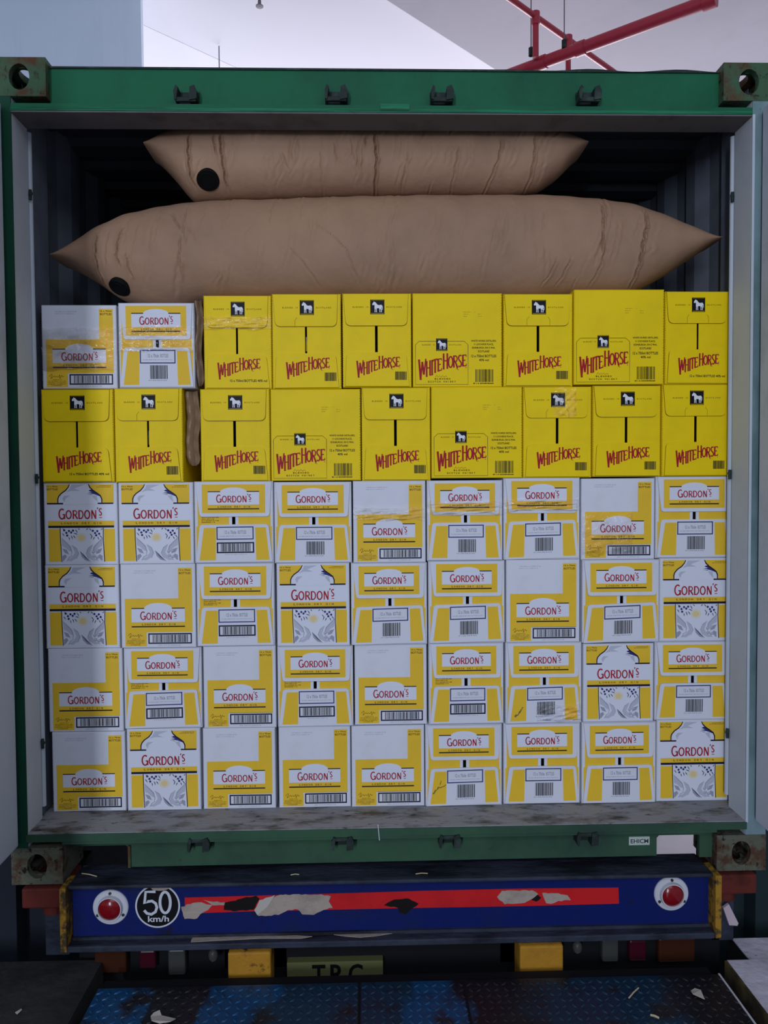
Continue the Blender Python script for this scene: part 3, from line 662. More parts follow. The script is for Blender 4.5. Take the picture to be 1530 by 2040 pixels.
def gin_side():
    g = body(GW, GH, .36, 'gin_white'); a = Art(g, GW, GH, GV); Y = 'gin_yellow'
    edge_marks(a, GV, 'ink_faint', 3, (-1,))
    a.rect(77, 5, 95.5, 44.7, Y, 1); a.rect(5.3, 44.7, 95.5, 89, Y, 1); a.rect(5.3, 89, 33.8, 106.8, Y, 1)
    a.ginlabel(14, 58, 85.5, 75.4, 50.3, 2)
    a.rect(35, 88.6, 96.5, 107.5, 'gin_white', 1)
    a.frame(36, 90, 94.4, 103.8, 1.7, 'ink_navy', 2); a.barcode(42, 92, 89, 101.8, 'ink_black', 2, 5)
    a.micro(49, 104.9, 80, 106.4, 'ink_faint', 2, 9)
    a.text('12 x 70cle', 78.3, 6.8, 93.8, 8.9, 'ink_brown', 2); a.text('BOTTLES', 78.3, 10.4, 93.8, 13.2, 'ink_brown', 2)
    # signature
    sig = [(6, 95.5), (9, 93), (12, 90), (13, 91.5), (11, 95.5), (14, 93.5), (16, 92.2), (17, 94), (19, 92.5), (21, 93.8), (23, 91), (23.4, 95.8), (25.5, 91.6), (27, 93.5), (29, 92.4), (32, 93.2)]
    cur = []
    for i in range(1, len(sig)-2):
        p0, p1, p2, p3 = sig[i-1:i+3]
        for k in range(5):
            t = k/5; cur.append(tuple(.5*((2*p1[j])+(p2[j]-p0[j])*t+(2*p0[j]-5*p1[j]+4*p2[j]-p3[j])*t*t+(3*p1[j]-p0[j]-3*p2[j]+p3[j])*t**3) for j in (0, 1)))
    a.line(cur, .5, 'ink_brown', 2)
    for k, (p, q) in enumerate(((14, 26), (8, 31), (7, 32), (7, 31), (12, 26))): a.micro(p, 96.8+k*1.9, q, 97.7+k*1.9, 'ink_brown', 2, 11+k)
    a.micro(18, 7.8, 47, 9.2, 'ink_faint', 1, 21); a.micro(18, 10.6, 44, 11.8, 'ink_faint', 1, 22)
    return [('carton_body', g)]

def gin_flaps(framed, rot=0.0, seed=1):
    cs = 50+1.2*math.sin(seed)
    W, H = GW, GH; A = Art(MB(), W, H, GV)
    sl = (A.P(cs-2.1, 0)[0], A.P(cs+2.1, 0)[0], A.P(0, 60)[2], A.P(0, 44)[2])
    g = body(W, H, .36, 'gin_white', sl); a = Art(g, W, H, GV); Y = 'gin_yellow'
    edge_marks(a, GV, 'ink_faint', 4, (-1, 1))
    for u0, u1 in ((4.0, cs-6), (cs+6, 96.5)): a.rect(u0, 20, u1, 60, Y, 1)
    a.rect(2.2, 60, 6.5, 101, Y, 1); a.rect(95, 60, 98, 101, Y, 1)
    if framed:
        for k in range(4): a.micro(9, 47.2+k*2.2, 31-(k % 2)*5, 48.4+k*2.2, 'ink_brown', 2, 31+k)
    up = MB(); f = flapmesh(up, W, H, GV, [(2.0, .8), (98.0, .8), (95.2, 46.8), (7.2, 46.8)], (0, 0, 4, 4), 'gin_white', 'ink_faint')
    f.rect(10, 4, 90, 42, Y, 1); f.ginlabel(17.5, 14.2, 82.5, 31, 8, 2)
    lo = MB(); f = flapmesh(lo, W, H, GV, [(1.5, 107.6), (7.0, 57.3), (94.0, 57.3), (98.5, 107.6)], (0, 4.5, 4.5, 0), 'gin_white', 'ink_faint', rot=rot)
    f.poly([(12.0, 61.5), (27.5, 61.5), (26.5, 105), (6.0, 105)], Y, 1); f.poly([(77, 61.5), (90.5, 61.5), (94.8, 105), (78, 105)], Y, 1)
    f.frame(28, 60.2, 75, 77.6, 1.35, 'ink_blue', 1); f.text('12 x 70cle', 38.5, 65.3, 53, 70, 'ink_grey', 1); f.text('BOTTLES', 55, 65.3, 65.5, 70, 'ink_grey', 1); f.micro(32, 72.4, 71, 73.3, 'ink_grey', 1, 41)
    if framed:
        f.frame(28, 81, 75.5, 95.5, 1.8, 'ink_navy', 1); f.barcode(33, 83, 71, 93.4, 'ink_black', 1, 6); f.micro(38, 96.6, 66, 97.8, 'ink_faint', 1, 42)
    else:
        f.barcode(41, 79.8, 64.5, 97.5, 'ink_black', 1, 8, .85); f.micro(39, 98.6, 64, 99.8, 'ink_grey', 1, 43)
    return [('carton_body', g), ('upper_flap', up), ('lower_flap', lo)]

def whisky_flaps(bottom, tab, seed):
    W, H = YW, YH; A = Art(MB(), W, H, YV); r = random.Random(seed)
    cs = 49.6+r.uniform(-1, 1); hw = r.choice([1.5, 1.7, 2.0])
    sl = (A.P(cs-hw, 0)[0], A.P(cs+hw, 0)[0], A.P(0, 88)[2], A.P(0, 44)[2])
    Y = 'whisky_yellow'
    g = body(W, H, .34, Y, sl); a = Art(g, W, H, YV); edge_marks(a, YV, 'whisky_brown', seed, (-1, 1))
    if seed % 2 == 0:   # a bottle glimpsed behind the gap
        x0, x1 = sl[0]+.001, sl[1]-.001
        g.box(x0, x1, .012, .013, A.P(0, 80)[2], A.P(0, 66)[2], 'whisky_faint'); g.box(x0+.001, x1-.001, .0115, .012, A.P(0, 66)[2], A.P(0, 60)[2], 'ink_grey')
    E = 'whisky_brown'
    up = MB(); f = flapmesh(up, W, H, YV, [(1.5, 1), (95.5, 1), (93.5, 46), (5.0, 46)], (0, 0, 8, 8), Y, E)
    f.horsebadge(40.5, 9, 61, 30, 1)
    if tab: # tab cut into the flap edge
        c = 50; p = [(c-16.5, 45.8), (c-16.5, 37), (c-13.5, 33.5)] + ([(c+13.5, 33.5), (c+16.5, 37), (c+16.5, 45.8)] if tab == 2 else [])
        f.line(p[:3], .45, E, 1)
        if tab == 2: f.line(p[3:], .45, E, 1)
    lo = MB(); f = flapmesh(lo, W, H, YV, [(3.5, 132.5), (6.0, 84), (92.0, 84), (96.5, 132.5)], (0, 8, 8, 0), Y, E, t=.003, rot=r.uniform(-.5, .7))
    f.whitehorse(20, 89, 83, 122.5, 1)
    if bottom == 'text': f.text('12 x 750ml BOTTLES 40% vol', 38, 120.5, 93, 124, 'ink_black', 1)
    else: f.barcode(76, 111.5, 93, 123.5, 'ink_black', 1, 12, .62); f.rect(76, 111.5, 93, 123.5, 'whisky_faint', .5)
    return [('carton_body', g), ('upper_flap', up), ('lower_flap', lo)]

def whisky_side():
    W, H = WW, WH; Y = 'whisky_yellow'; g = body(W, H, .34, Y); a = Art(g, W, H, WV); edge_marks(a, WV, 'whisky_brown', 9, (1,))
    K = 'ink_black'
    a.line([(30.5, 52.6), (7, 52.6), (2.8, 56.5), (2.8, 100.2), (61.8, 100.2), (61.8, 56.5), (57.5, 52.6), (34.5, 52.6)], .45, K, 1)
    a.horsebadge(26, 49.5, 38.6, 63.2, 2); a.whitehorse(6, 65.8, 60, 97, 2)
    a.line([(25, 92.2), (26.5, 90), (28, 92), (30, 90.6), (31, 92.2), (33, 90.4), (34.5, 92), (37, 90.8), (38, 92)], .35, 'ink_red', 2)
    a.spaced('BLENDED', 24, 93.2, 42.5, 94.9, K, 2); a.spaced('SCOTCH WHISKY', 16.5, 96.2, 48.5, 98, K, 2)
    for t, w, v in (('WHITE HORSE DISTILLERS,', 14.2, 51.2), ('11 LOCHSIDE PLACE,', 11, 55), ('EDINBURGH, EH12 9HA,', 13, 58.8), ('SCOTLAND', 6.5, 62.6)):
        a.text(t, 79.3-w, v, 79.3+w, v+2.3, K, 1)
    a.text('12 x 750ml BOTTLES', 65.2, 67.5, 93.5, 70.4, K, 1); a.text('40% vol', 74, 72, 85, 74.6, K, 1)
    a.barcode(70, 83.6, 90, 97.6, K, 1, 17, .8); a.micro(67.5, 98.4, 90.5, 99.8, K, 1, 51)
    for k in range(3): a.micro(56.5, 20+k*2.4, 64.5-k*2, 20.9+k*2.4, 'whisky_faint', 1, 60+k); a.micro(73, 20+k*2.4, 77.5, 20.9+k*2.4, 'whisky_faint', 1, 70+k) if k else a.micro(69, 20, 70, 20.9, 'whisky_faint', 1, 70)
    return [('carton_body', g)]

def film_part(W, H, VT, u0, v0, u1, v1, seed):
    g = MB(); r = random.Random(seed); nx, nz = 36, 20; a = Art(g, W, H, VT); v = []
    ph = [r.uniform(0, 6) for _ in range(6)]
    for j in range(nz+1):
        for i in range(nx+1):
            s, t = i/nx, j/nz; e = min(1, 8*min(s, 1-s), 8*min(t, 1-t))
            u = u0+(u1-u0)*s; vv = v0+(v1-v0)*t
            if t in (0, 1): vv += 1.2*math.sin(9*s+ph[0])+.8*math.sin(23*s+ph[1])
            x, _, z = a.P(u, vv); y = -.0052-.0022*e*(1+math.sin(13*s+5*t+ph[2])*math.sin(17*t+4*s+ph[3]))
            v.append((x, y, z))
    g.add(v, [(j*(nx+1)+i, j*(nx+1)+i+1, (j+1)*(nx+1)+i+1, (j+1)*(nx+1)+i) for j in range(nz) for i in range(nx)], 'clear_film')
    return g

PROTO = {}
def make_kind(key):
    if key == 'A': return gin_bottle(), (GW, GH, GV), 'gin_carton'
    if key == 'B': return gin_side(), (GW, GH, GV), 'gin_carton'
    if key[0] == 'C': return gin_flaps(False, {'C': .0, 'C1': 1.2, 'C2': 1.9}[key], len(key)), (GW, GH, GV), 'gin_carton'
    if key[0] == 'D': return gin_flaps(True, {'D': .3, 'D1': 1.2}[key], 5+len(key)), (GW, GH, GV), 'gin_carton'
    if key == 'G': return whisky_side(), (WW, WH, WV), 'whisky_carton'
    bt = 'text' if key[0] == 'E' else 'bar'
    return whisky_flaps(bt, int(key[1]), {'E0': 1, 'E2': 2, 'F0': 3, 'F1': 4, 'F2': 5, 'E1': 6}[key]), (YW, YH, YV), 'whisky_carton'

ROWS = [
 [('B', 82, 607, 232, 774), ('C', 237, 604, 388, 772), ('E0', 405, 588, 541, 775), ('F1', 542, 586, 680, 772), ('F0', 682, 585, 820, 773), ('G', 822, 584, 1001, 768), ('F2', 1003, 585, 1142, 768), ('G', 1143, 577, 1323, 764), ('E2', 1324, 581, 1453, 765)],
 [('E0', 84, 776, 228, 959), ('F1', 229, 774, 365, 958), ('F0', 399, 775, 538, 958), ('G', 539, 775, 719, 958), ('F0', 720, 772, 858, 956), ('G', 859, 771, 1041, 957), ('F2', 1042, 770, 1179, 953), ('F0', 1181, 768, 1317, 952), ('F2', 1318, 766, 1452, 949)],
 [('A', 86, 961, 234, 1124), ('A', 236, 961, 386, 1122), ('D', 387, 959, 545, 1122), ('C', 546, 960, 701, 1122), ('B', 703, 958, 848, 1119), ('C', 850, 957, 1001, 1117), ('C1', 1003, 952, 1156, 1115), ('B', 1158, 953, 1305, 1115), ('C', 1307, 949, 1459, 1112)],
 [('A', 89, 1126, 237, 1290), ('B', 240, 1124, 390, 1290), ('D', 391, 1122, 547, 1286), ('A', 551, 1122, 697, 1281), ('C1', 699, 1121, 851, 1282), ('C1', 853, 1117, 1006, 1281), ('B', 1008, 1115, 1155, 1280), ('C2', 1159, 1115, 1313, 1279), ('A', 1314, 1112, 1460, 1276)],
 [('B', 95, 1293, 244, 1459), ('D1', 246, 1291, 402, 1453), ('B', 405, 1288, 550, 1451), ('D', 553, 1287, 704, 1446), ('B', 706, 1284, 851, 1448), ('D', 854, 1281, 1004, 1442), ('C1', 1007, 1280, 1159, 1440), ('A', 1161, 1282, 1302, 1438), ('C', 1304, 1278, 1452, 1436)],
 [('B', 104, 1459, 250, 1616), ('A', 253, 1452, 400, 1612), ('B', 404, 1451, 549, 1613), ('B', 555, 1447, 699, 1612), ('B', 700, 1446, 846, 1608), ('C1', 847, 1443, 1000, 1602), ('C', 1003, 1441, 1156, 1604), ('C', 1158, 1438, 1306, 1601), ('A', 1308, 1434, 1454, 1598)],
]
FILM = {(0, 0): (0, 30, 100, 84, 1), (0, 1): (0, 30, 100, 62, 2), (0, 2): (0, 31, 100, 48, 3), (1, 6): (45, 2, 78, 44, 4), (2, 4): (0, 36, 100, 52, 5), (2, 5): (0, 28, 100, 46, 6), (2, 6): (0, 28, 100, 44, 8), (2, 7): (0, 48, 70, 100, 7), (4, 6): (40, 84, 100, 106, 9)}
YF = .160
ORD = ['first', 'second', 'third', 'fourth', 'fifth', 'sixth', 'seventh', 'eighth', 'ninth']
RN = ['top', 'second', 'third', 'fourth', 'fifth', 'bottom']
LOOK = {'A': 'white gin carton with bottle picture', 'B': 'white gin carton, wide side with blank corner', 'C': 'white gin carton, flap end with small barcode', 'D': 'white gin carton, flap end with framed barcode',
        'G': 'wide yellow whisky carton, printed long side', 'E': 'yellow whisky carton with printed bottle count', 'F': 'yellow whisky carton, flap end with barcode'}
GRP = {'A': 'gin cartons showing the bottle picture', 'B': 'gin cartons showing a long side', 'C': 'gin cartons showing flaps with plain barcode', 'D': 'gin cartons showing flaps with framed barcode', 'G': 'wide whisky cartons', 'E': 'whisky cartons showing flap ends', 'F': 'whisky cartons showing flap ends'}
placed = []; CELL = {}
for ri in range(5, -1, -1):
    for ci, (key, x0, y0, x1, y1) in enumerate(ROWS[ri]):
        cx, cy = (x0+x1)/2, (y0+y1)/2
        X0, X1, ZT = at_y(x0, cy, YF).x+.0008, at_y(x1, cy, YF).x-.0008, at_y(cx, y0, YF).z
        ZB = Z0+.0005
        for (a0, a1, zt_) in placed:
            if a1 > X0+.004 and a0 < X1-.004: ZB = max(ZB, zt_+.0008)
        rr = random.Random(ri*31+ci); dy = rr.uniform(-.005, .007)
        placed.append((X0, X1, ZT)); Wb, Hb = X1-X0, ZT-ZB
        if key not in PROTO:
            parts, dims, nm = make_kind(key); root = empty(nm); kids = [(p, g.build(p, root)) for p, g in parts]
            PROTO[key] = (root, [k for _, k in kids], dims, nm); first = True
        else: first = False
        proot, pk, dims, nm = PROTO[key]
        if first: o = proot; children = pk
        else:
            o = proot.copy(); COL.objects.link(o); children = []
            for k in pk:
                c = k.copy(); COL.objects.link(c); c.parent = o; children.append(c)
        o.location = ((X0+X1)/2, YF+dy, ZB); o.scale = (Wb/dims[0], 1, Hb/dims[1]); o.rotation_euler = (0, 0, R(rr.uniform(-.35, .35)))
        CELL[ri, ci] = o
        if (ri, ci) not in FILM and len(children) > 1:   # flaps spring open a little, each its own way
            tu, tl = R(-rr.uniform(0, 1.3)), R(rr.uniform(0, 1.1))
            children[1].rotation_euler = (tu, 0, 0); children[1].location = (0, dims[1]*math.sin(tu), dims[1]*(1-math.cos(tu)))
            children[2].rotation_euler = (tl, 0, 0); children[2].location = (0, 0, 0)
        elif len(children) > 1:
            for k in children[1:]: k.rotation_euler = (0, 0, 0); k.location = (0, 0, 0)
        lab = '%s, %s row, %s from left' % (LOOK[key[0]], RN[ri], ORD[ci])
        tag(o, lab, 'carton', GRP[key[0]])
        if (ri, ci) in FILM:
            u0, v0, u1, v1, sd = FILM[(ri, ci)]; g = film_part(*dims, u0, v0, u1, v1, sd); fo = g.build('plastic_film', o, smooth=True)
# smudges on two cartons
def smudge(o, dims, pts, y, seed):
    g = MB(); a = Art(g, *dims, y0=y); q = random.Random(seed)
    for (u0, v0, u1, v1, w_) in pts:
        n_ = 7; a.line([(u0+(u1-u0)*k/n_+q.uniform(-.8, .8), v0+(v1-v0)*k/n_+q.uniform(-.8, .8)) for k in range(n_+1)], [w_*q.uniform(.2, 1) for k in range(n_+1)], 'stain', 1)
    g.build('smudge', o)
smudge(CELL[5, 5], (GW, GH, GV), [(10, 92, 16, 84, 2.2), (16, 84, 27, 80, 2.0), (18, 80, 20, 74, 1.2)], -.0050, 3)
smudge(CELL[4, 6], (GW, GH, GV), [(12, 100, 20, 92, 3.0), (19, 93, 22, 86, 2.0)], -.0050, 4)
TOPS = placed

# brown card wedged between cartons of the two top rows
def card(x0, x1, zb, zt, y0, seed):
    g = MB(); r = random.Random(seed); n = 40; cols = 8; v = []
    W = x1-x0
    for j in range(n+1):
        t = j/n; z = zb+(zt-zb)*t
        rnd = math.sqrt(max(0, 1-(1-min(1, t*7))**2)); w = W*(.35+.65*rnd)
        sh = .004*math.sin(t*9+seed)
        for i in range(cols+1):
            s = i/cols; fold = .018*abs(math.sin(s*math.pi*1.5))
            v.append(((x0+x1)/2+(s-.5)*w+sh, y0-fold+.003*math.sin(t*31+s*5), z))
    m = len(v); v += [(a, b+.012, c) for a, b, c in v]
    f = [(j*(cols+1)+i, j*(cols+1)+i+1, (j+1)*(cols+1)+i+1, (j+1)*(cols+1)+i) for j in range(n) for i in range(cols)]
    f += [tuple(k+m for k in reversed(q)) for q in f]
    for j in range(n): f += [(j*(cols+1), (j+1)*(cols+1), (j+1)*(cols+1)+m, j*(cols+1)+m), (j*(cols+1)+cols, j*(cols+1)+cols+m, (j+1)*(cols+1)+cols+m, (j+1)*(cols+1)+cols)]
    f += [(i, i+1, i+1+m, i+m) for i in range(cols)]+[(n*(cols+1)+i, n*(cols+1)+i+m, n*(cols+1)+i+1+m, n*(cols+1)+i+1) for i in range(cols)]
    g.add(v, f, 'kraft_old'); return g
a = at_y(389.5, 770, .18); b = at_y(403.5, 600, .18)
g = card(0, b.x-a.x, 0, b.z-a.z, 0, 1); o = g.build('cardboard_sheet', loc=(a.x, .185, a.z), smooth=True); tag(o, 'folded brown card wedged beside the first yellow carton of the top row', 'cardboard')
a = at_y(370, 928, .19); b = at_y(397, 780, .19)
g = card(0, b.x-a.x, 0, b.z-a.z, 0, 2); o = g.build('cardboard_sheet', loc=(a.x, .20, a.z), smooth=True); tag(o, 'folded brown card in the dark gap of the second carton row', 'cardboard')

# ------------------------------------------------------------------ dunnage bags
def smooth1(a, k):
    w = np.exp(-np.linspace(-2, 2, 2*k+1)**2); w /= w.sum(); p = np.pad(a, k, mode='edge'); return np.convolve(p, w, 'valid')
def bag(name, top, bot, yc, D, creases, rndc, clampz=None, seed=1, m='kraft'):
    N, M = 760, 200
    xs = np.linspace(top[0][0], top[-1][0], N)
    s = np.linspace(0, 1, N); L = xs[-1]-xs[0]
    zt = smooth1(np.interp(xs, [p[0] for p in top], [p[1] for p in top]), 16); zb = smooth1(np.interp(xs, [p[0] for p in bot], [p[1] for p in bot]), 16)
    zt[0] = zb[0] = (zt[0]+zb[0])/2; zt[-1] = zb[-1] = (zt[-1]+zb[-1])/2
    if clampz is not None:
        zb = np.maximum(zb, np.minimum(smooth1(clampz(xs), 24), zt-.001)); zb = np.minimum(smooth1(zb, 10), zt); zb[0] = zt[0]; zb[-1] = zt[-1]
    h = (zt-zb)/2; zc_ = (zt+zb)/2
    hm = h.max(); d = D*(.55+.45*np.sqrt(np.clip(h/hm, 0, 1)))
    th = np.linspace(0, 2*np.pi, M, endpoint=False)
    ct, st = np.cos(th), np.sin(th)
    X = np.repeat(xs[:, None], M, 1)
    e = .92
    Y = yc-d[:, None]*np.sign(ct)*np.abs(ct)**e; Z = zc_[:, None]+h[:, None]*np.sign(st)*np.abs(st)**e
    # wrinkles: depth displacement along the outward normal on the front side
    disp = np.zeros((N, M)); front = np.clip(ct*2.5+.4, 0, 1)[None, :]
    rg = np.random.RandomState(seed)
    def crease(path, w, amp, ridge=.6):
        zs = np.array([p[1] for p in path]); xp = np.array([p[0] for p in path]); o_ = np.argsort(zs); zs, xp = zs[o_], xp[o_]
        xc = np.interp(Z, zs, xp); dd = X-xc+.0015*np.sin(Z*160+seed)
        fade = np.clip((Z-zs[0])/.02, 0, 1)*np.clip((zs[-1]-Z)/.02, 0, 1)
        return fade*(-amp*np.exp(-(dd/w)**2)+amp*ridge*np.exp(-((dd-2.2*w)/(1.6*w))**2)+amp*ridge*.5*np.exp(-((dd+2.4*w)/(1.8*w))**2))
    for path, w, amp in creases: disp += crease(path, w*.9, amp*1.9)
    for _ in range(rndc):
        x0 = rg.uniform(xs[0]+.08*L, xs[-1]-.08*L); i = int((x0-xs[0])/L*(N-1)); a0 = rg.uniform(.0, .7); ln = rg.uniform(.15, .5); z0_ = zb[i]+2*h[i]*a0; z1_ = z0_+2*h[i]*ln
        disp += crease([(x0+rg.uniform(-.02, .005), z0_), (x0+.006, (z0_+z1_)/2), (x0+rg.uniform(-.004, .03), z1_)], rg.uniform(.003, .006), rg.uniform(.0010, .0026), 1.2)
    # broad softness
    disp += .0022*np.sin(X*23+Z*9+seed)*np.sin(Z*31+X*5)+.0012*np.sin(X*61+Z*17)
    disp *= front*np.clip(h/hm*3, 0, 1)[:, None]
    Y = Y-disp*np.abs(ct)[None, :]; Z = Z+disp*st[None, :]*.6
    V = np.stack([X, Y, Z], -1).reshape(-1, 3)
    c0 = np.array([xs.mean(), yc, zc_.min()]); V -= c0
    f = [(i*M+j, i*M+(j+1) % M, (i+1)*M+(j+1) % M, (i+1)*M+j) for i in range(N-1) for j in range(M)]
    g = MB(); g.keep = True; g.v = [tuple(p) for p in V]; g.f = f; g.m = [0]*len(f); g.names = [m]
    root = empty(name, tuple(c0)); o = g.build('bag_skin', root, smooth=True)
    def yfront(x, z):
        i = int(round((x-xs[0])/L*(N-1))); q = np.clip((z-zc_[i])/h[i], -1, 1); return yc-d[i]*(1-abs(q)**(2/e))**(e/2)
    return root, c0, yfront
YB = .29
def w(px, py, y=.24): p = at_y(px, py, y); return (p.x, p.z)
def ff(x):
    z = np.full_like(x, 0.0)
    for a0, a1, zt_ in TOPS: z = np.where((x > a0-.08) & (x < a1+.08), np.maximum(z, zt_+.003), z)
    return z
topL = [w(105, 513), w(150, 480), w(192, 448), w(240, 424), w(310, 406), w(400, 395), w(560, 390), w(750, 384), w(1000, 382), w(1090, 383), w(1180, 388), w(1270, 403), w(1330, 425), w(1380, 450), w(1432, 478)]
botL = [w(105, 513), w(150, 535), w(195, 562), w(235, 592), w(300, 612), w(600, 615), w(900, 612), w(1180, 600), w(1270, 578), w(1330, 545), w(1380, 512), w(1432, 478)]
def cw(*pts): return [w(px, py, .17) for px, py in pts]
CR_L = [(cw((195, 455), (190, 500), (192, 540), (203, 575)), .0026, .0045), (cw((246, 447), (236, 480), (233, 510), (240, 535)), .0028, .004), (cw((251, 500), (256, 530), (265, 560)), .0026, .003),
        (cw((333, 415), (350, 440), (362, 465)), .003, .003), (cw((362, 465), (358, 520), (358, 560)), .003, .002), (cw((368, 445), (385, 470), (398, 492)), .003, .002), (cw((1287, 410), (1287, 450), (1278, 485), (1274, 530), (1262, 575)), .003, .0055),
        (cw((1202, 395), (1200, 450), (1196, 510)), .003, .0035), (cw((1206, 490), (1197, 530), (1180, 568)), .003, .003), (cw((1110, 512), (1100, 540), (1080, 568)), .003, .0028), (cw((1140, 510), (1122, 550), (1110, 568)), .003, .0028), (cw((1155, 545), (1145, 575)), .003, .002),
        (cw((1085, 415), (1078, 470)), .003, .0015), (cw((620, 440), (660, 470), (690, 500), (715, 560)), .004, .0020), (cw((560, 480), (600, 520), (640, 570)), .004, .0015)]
B1, c1, yf1 = bag('dunnage_bag', topL, botL, YB, .135, CR_L, 70, ff, 3)
tag(B1, 'long brown paper air bag lying on the top row of cartons', 'dunnage bag', 'inflated dunnage bags')
topU = [w(290, 292), w(330, 262), w(370, 243), w(440, 232), w(1050, 232), w(1110, 255), w(1140, 270), w(1168, 290)]
botU = [w(290, 292), w(318, 320), w(345, 350), w(375, 388), w(395, 399), w(560, 396), w(750, 392), w(950, 386), w(1030, 380), w(1080, 370), w(1120, 342), w(1145, 315), w(1168, 290)]
tx = np.array([p[0] for p in topL]); tz = np.array([p[1] for p in topL])
def ff2(x): return np.interp(x, tx, tz)+.002
CR_U = [(cw((378, 265), (376, 300), (378, 345), (385, 368)), .003, .006), (cw((425, 265), (428, 290), (433, 312)), .003, .004), (cw((440, 265), (443, 310), (448, 370)), .003, .006), (cw((745, 265), (750, 320), (745, 385)), .003, .006), (cw((730, 268), (728, 300)), .003, .003),
        (cw((1064, 268), (1064, 310), (1060, 350), (1052, 372)), .003, .004), (cw((915, 290), (908, 330), (900, 380)), .003, .0025), (cw((1000, 275), (992, 320), (975, 360), (955, 380)), .003, .0035), (cw((865, 350), (850, 378)), .003, .0025), (cw((560, 300), (575, 340)), .003, .002), (cw((665, 280), (672, 330)), .003, .002), (cw((700, 275), (706, 330)), .003, .0016), (cw((815, 300), (800, 370)), .003, .002), (cw((640, 300), (640, 380)), .003, .0015)]
B2, c2, yf2 = bag('dunnage_bag', topU, botU, YB, .135, CR_U, 60, ff2, 5, 'kraft_lit')
tag(B2, 'shorter brown paper air bag squeezed between the long bag and the roof', 'dunnage bag', 'inflated dunnage bags')
for Bg, c0, yf, px, py, rr in ((B1, c1, yf1, 231, 567, .0365), (B2, c2, yf2, 412, 354, .0375)):
    x, z = w(px, py, .17); y = yf(x, z); tilt = (yf(x, z+.03)-yf(x, z-.03))/.06; ty = (yf(x+.03, z)-yf(x-.03, z))/.06
    nrm = Vector((ty, -1, tilt)).normalized(); g = MB()
    g.lathe((0, 0, 0), nrm, [(rr*1.0, -.012), (rr, .0035), (rr*.95, .0055), (rr*.5, .006), (0.0005, .006)], 'rubber', 40); g.lathe((0, 0, 0), nrm, [(rr*.7, .0055), (rr*.68, .0072), (rr*.6, .0072), (rr*.58, .0055)], 'rubber', 40)
    g.build('valve_cap', Bg, loc=(x-c0[0], y-c0[1], z-c0[2]), smooth=True)

# ------------------------------------------------------------------ trailer
TR = tag(empty('trailer', (0, 0, YD)), 'blue steel trailer rear with red tape carrying the container', 'trailer')
def tp(g, name, smooth=False, parent=None):
    o = g.build(name, smooth=smooth)
    if parent is None:
        for v in o.data.vertices: v.co.z -= YD
        o.parent = TR
    else:
        for v in o.data.vertices: v.co.z -= YD
        o.parent = parent
    return o
xl, xr = -1.026, 1.026
g = MB()
g.cbox(xl, xr, -.045, .095, .003, .015, 'dirty_blue', .004)      # upper flange
g.box(xl+.004, xr-.004, -.018, -.004, -.176, .005, 'trailer_blue')   # web
g.cbox(xl, xr, -.060, .02, -.190, -.170, 'dirty_blue', .004)      # lower flange
g.box(xl+.004, xr-.004, -.026, -.018, -.170, -.160, 'dirty_blue')
beam = tp(g, 'rear_beam')
g = MB(); g.box(-.55, -.35, .02, 5.5, -.30, -.01, 'black_steel'); g.box(.35, .55, .02, 5.5, -.30, -.01, 'black_steel'); tp(g, 'frame_rail')
for s, x in ((-1, xl), (1, xr)):
    g = MB(); lo, hi = sorted((x, x-s*-.020)); g.cbox(lo, hi, -.062, .03, -.188, .016, 'yellow_paint', .003); tp(g, 'end_plate')
    g = MB(); lo, hi = sorted((x+s*.022, x+s*.155)); g.cbox(lo, hi, -.02, .14, -.068, -.004, 'red_bracket', .006); g.tube((x+s*.07, .03, -.10), (x+s*.07, .03, -.066), .035, 'red_bracket', 20); tp(g, 'twistlock_bracket')
    g = MB(); lo, hi = sorted((x+s*.022, x+s*.10)); g.cbox(lo-.0, hi-.0, .02, .06, -.245, -.10, 'dirty_blue', .004); g.box(lo, lo+.02, .05, .10, -.2, -.07, 'black_steel'); tp(g, 'side_step')
# lower cross member with lamps, bumpers and plate
g = MB(); g.cbox(-1.02, 1.08, .02, .06, -.40, -.19, 'black_steel', .004); tp(g, 'bumper_bar')
for px0, px1, py0, py1 in ((455, 541, 1884, 1946), (1034, 1120, 1872, 1934)):
    p, q = at_y(px0, py0, -.06), at_y(px1, py1, -.06); g = MB(); g.cbox(p.x, q.x, -.075, .02, q.z-.05, -.191, 'amber_rubber', .006); o = tp(g, 'rubber_buffer')
for px0, px1, py0, py1, m in ((190, 254, 1888, 1934, 'lamp_amber'), (279, 312, 1890, 1925, 'lamp_red'), (336, 371, 1888, 1938, 'lamp_clear'), (1198, 1230, 1868, 1912, 'lamp_clear'), (1252, 1285, 1870, 1910, 'lamp_red'), (1310, 1382, 1866, 1912, 'lamp_amber')):
    p, q = at_y(px0, py0, .0), at_y(px1, py1, .0); g = MB(); g.cbox(p.x, q.x, -.012, .02, q.z, min(p.z, -.194), m, .006); tp(g, 'tail_lamp')
for px, py in ((425, 1902), (1150, 1886)):
    p = at_y(px, py, -.03); g = MB(); bm = bmesh.new(); bmesh.ops.create_icosphere(bm, subdivisions=2, radius=.016); g.bm(bm, 'lamp_clear', Matrix.Translation(p) @ Matrix.Diagonal((1, 1, 1.4, 1))); g.tube(p, (p.x, p.y, -.19), .006, 'wire', 8); tp(g, 'hook_bolt', True)
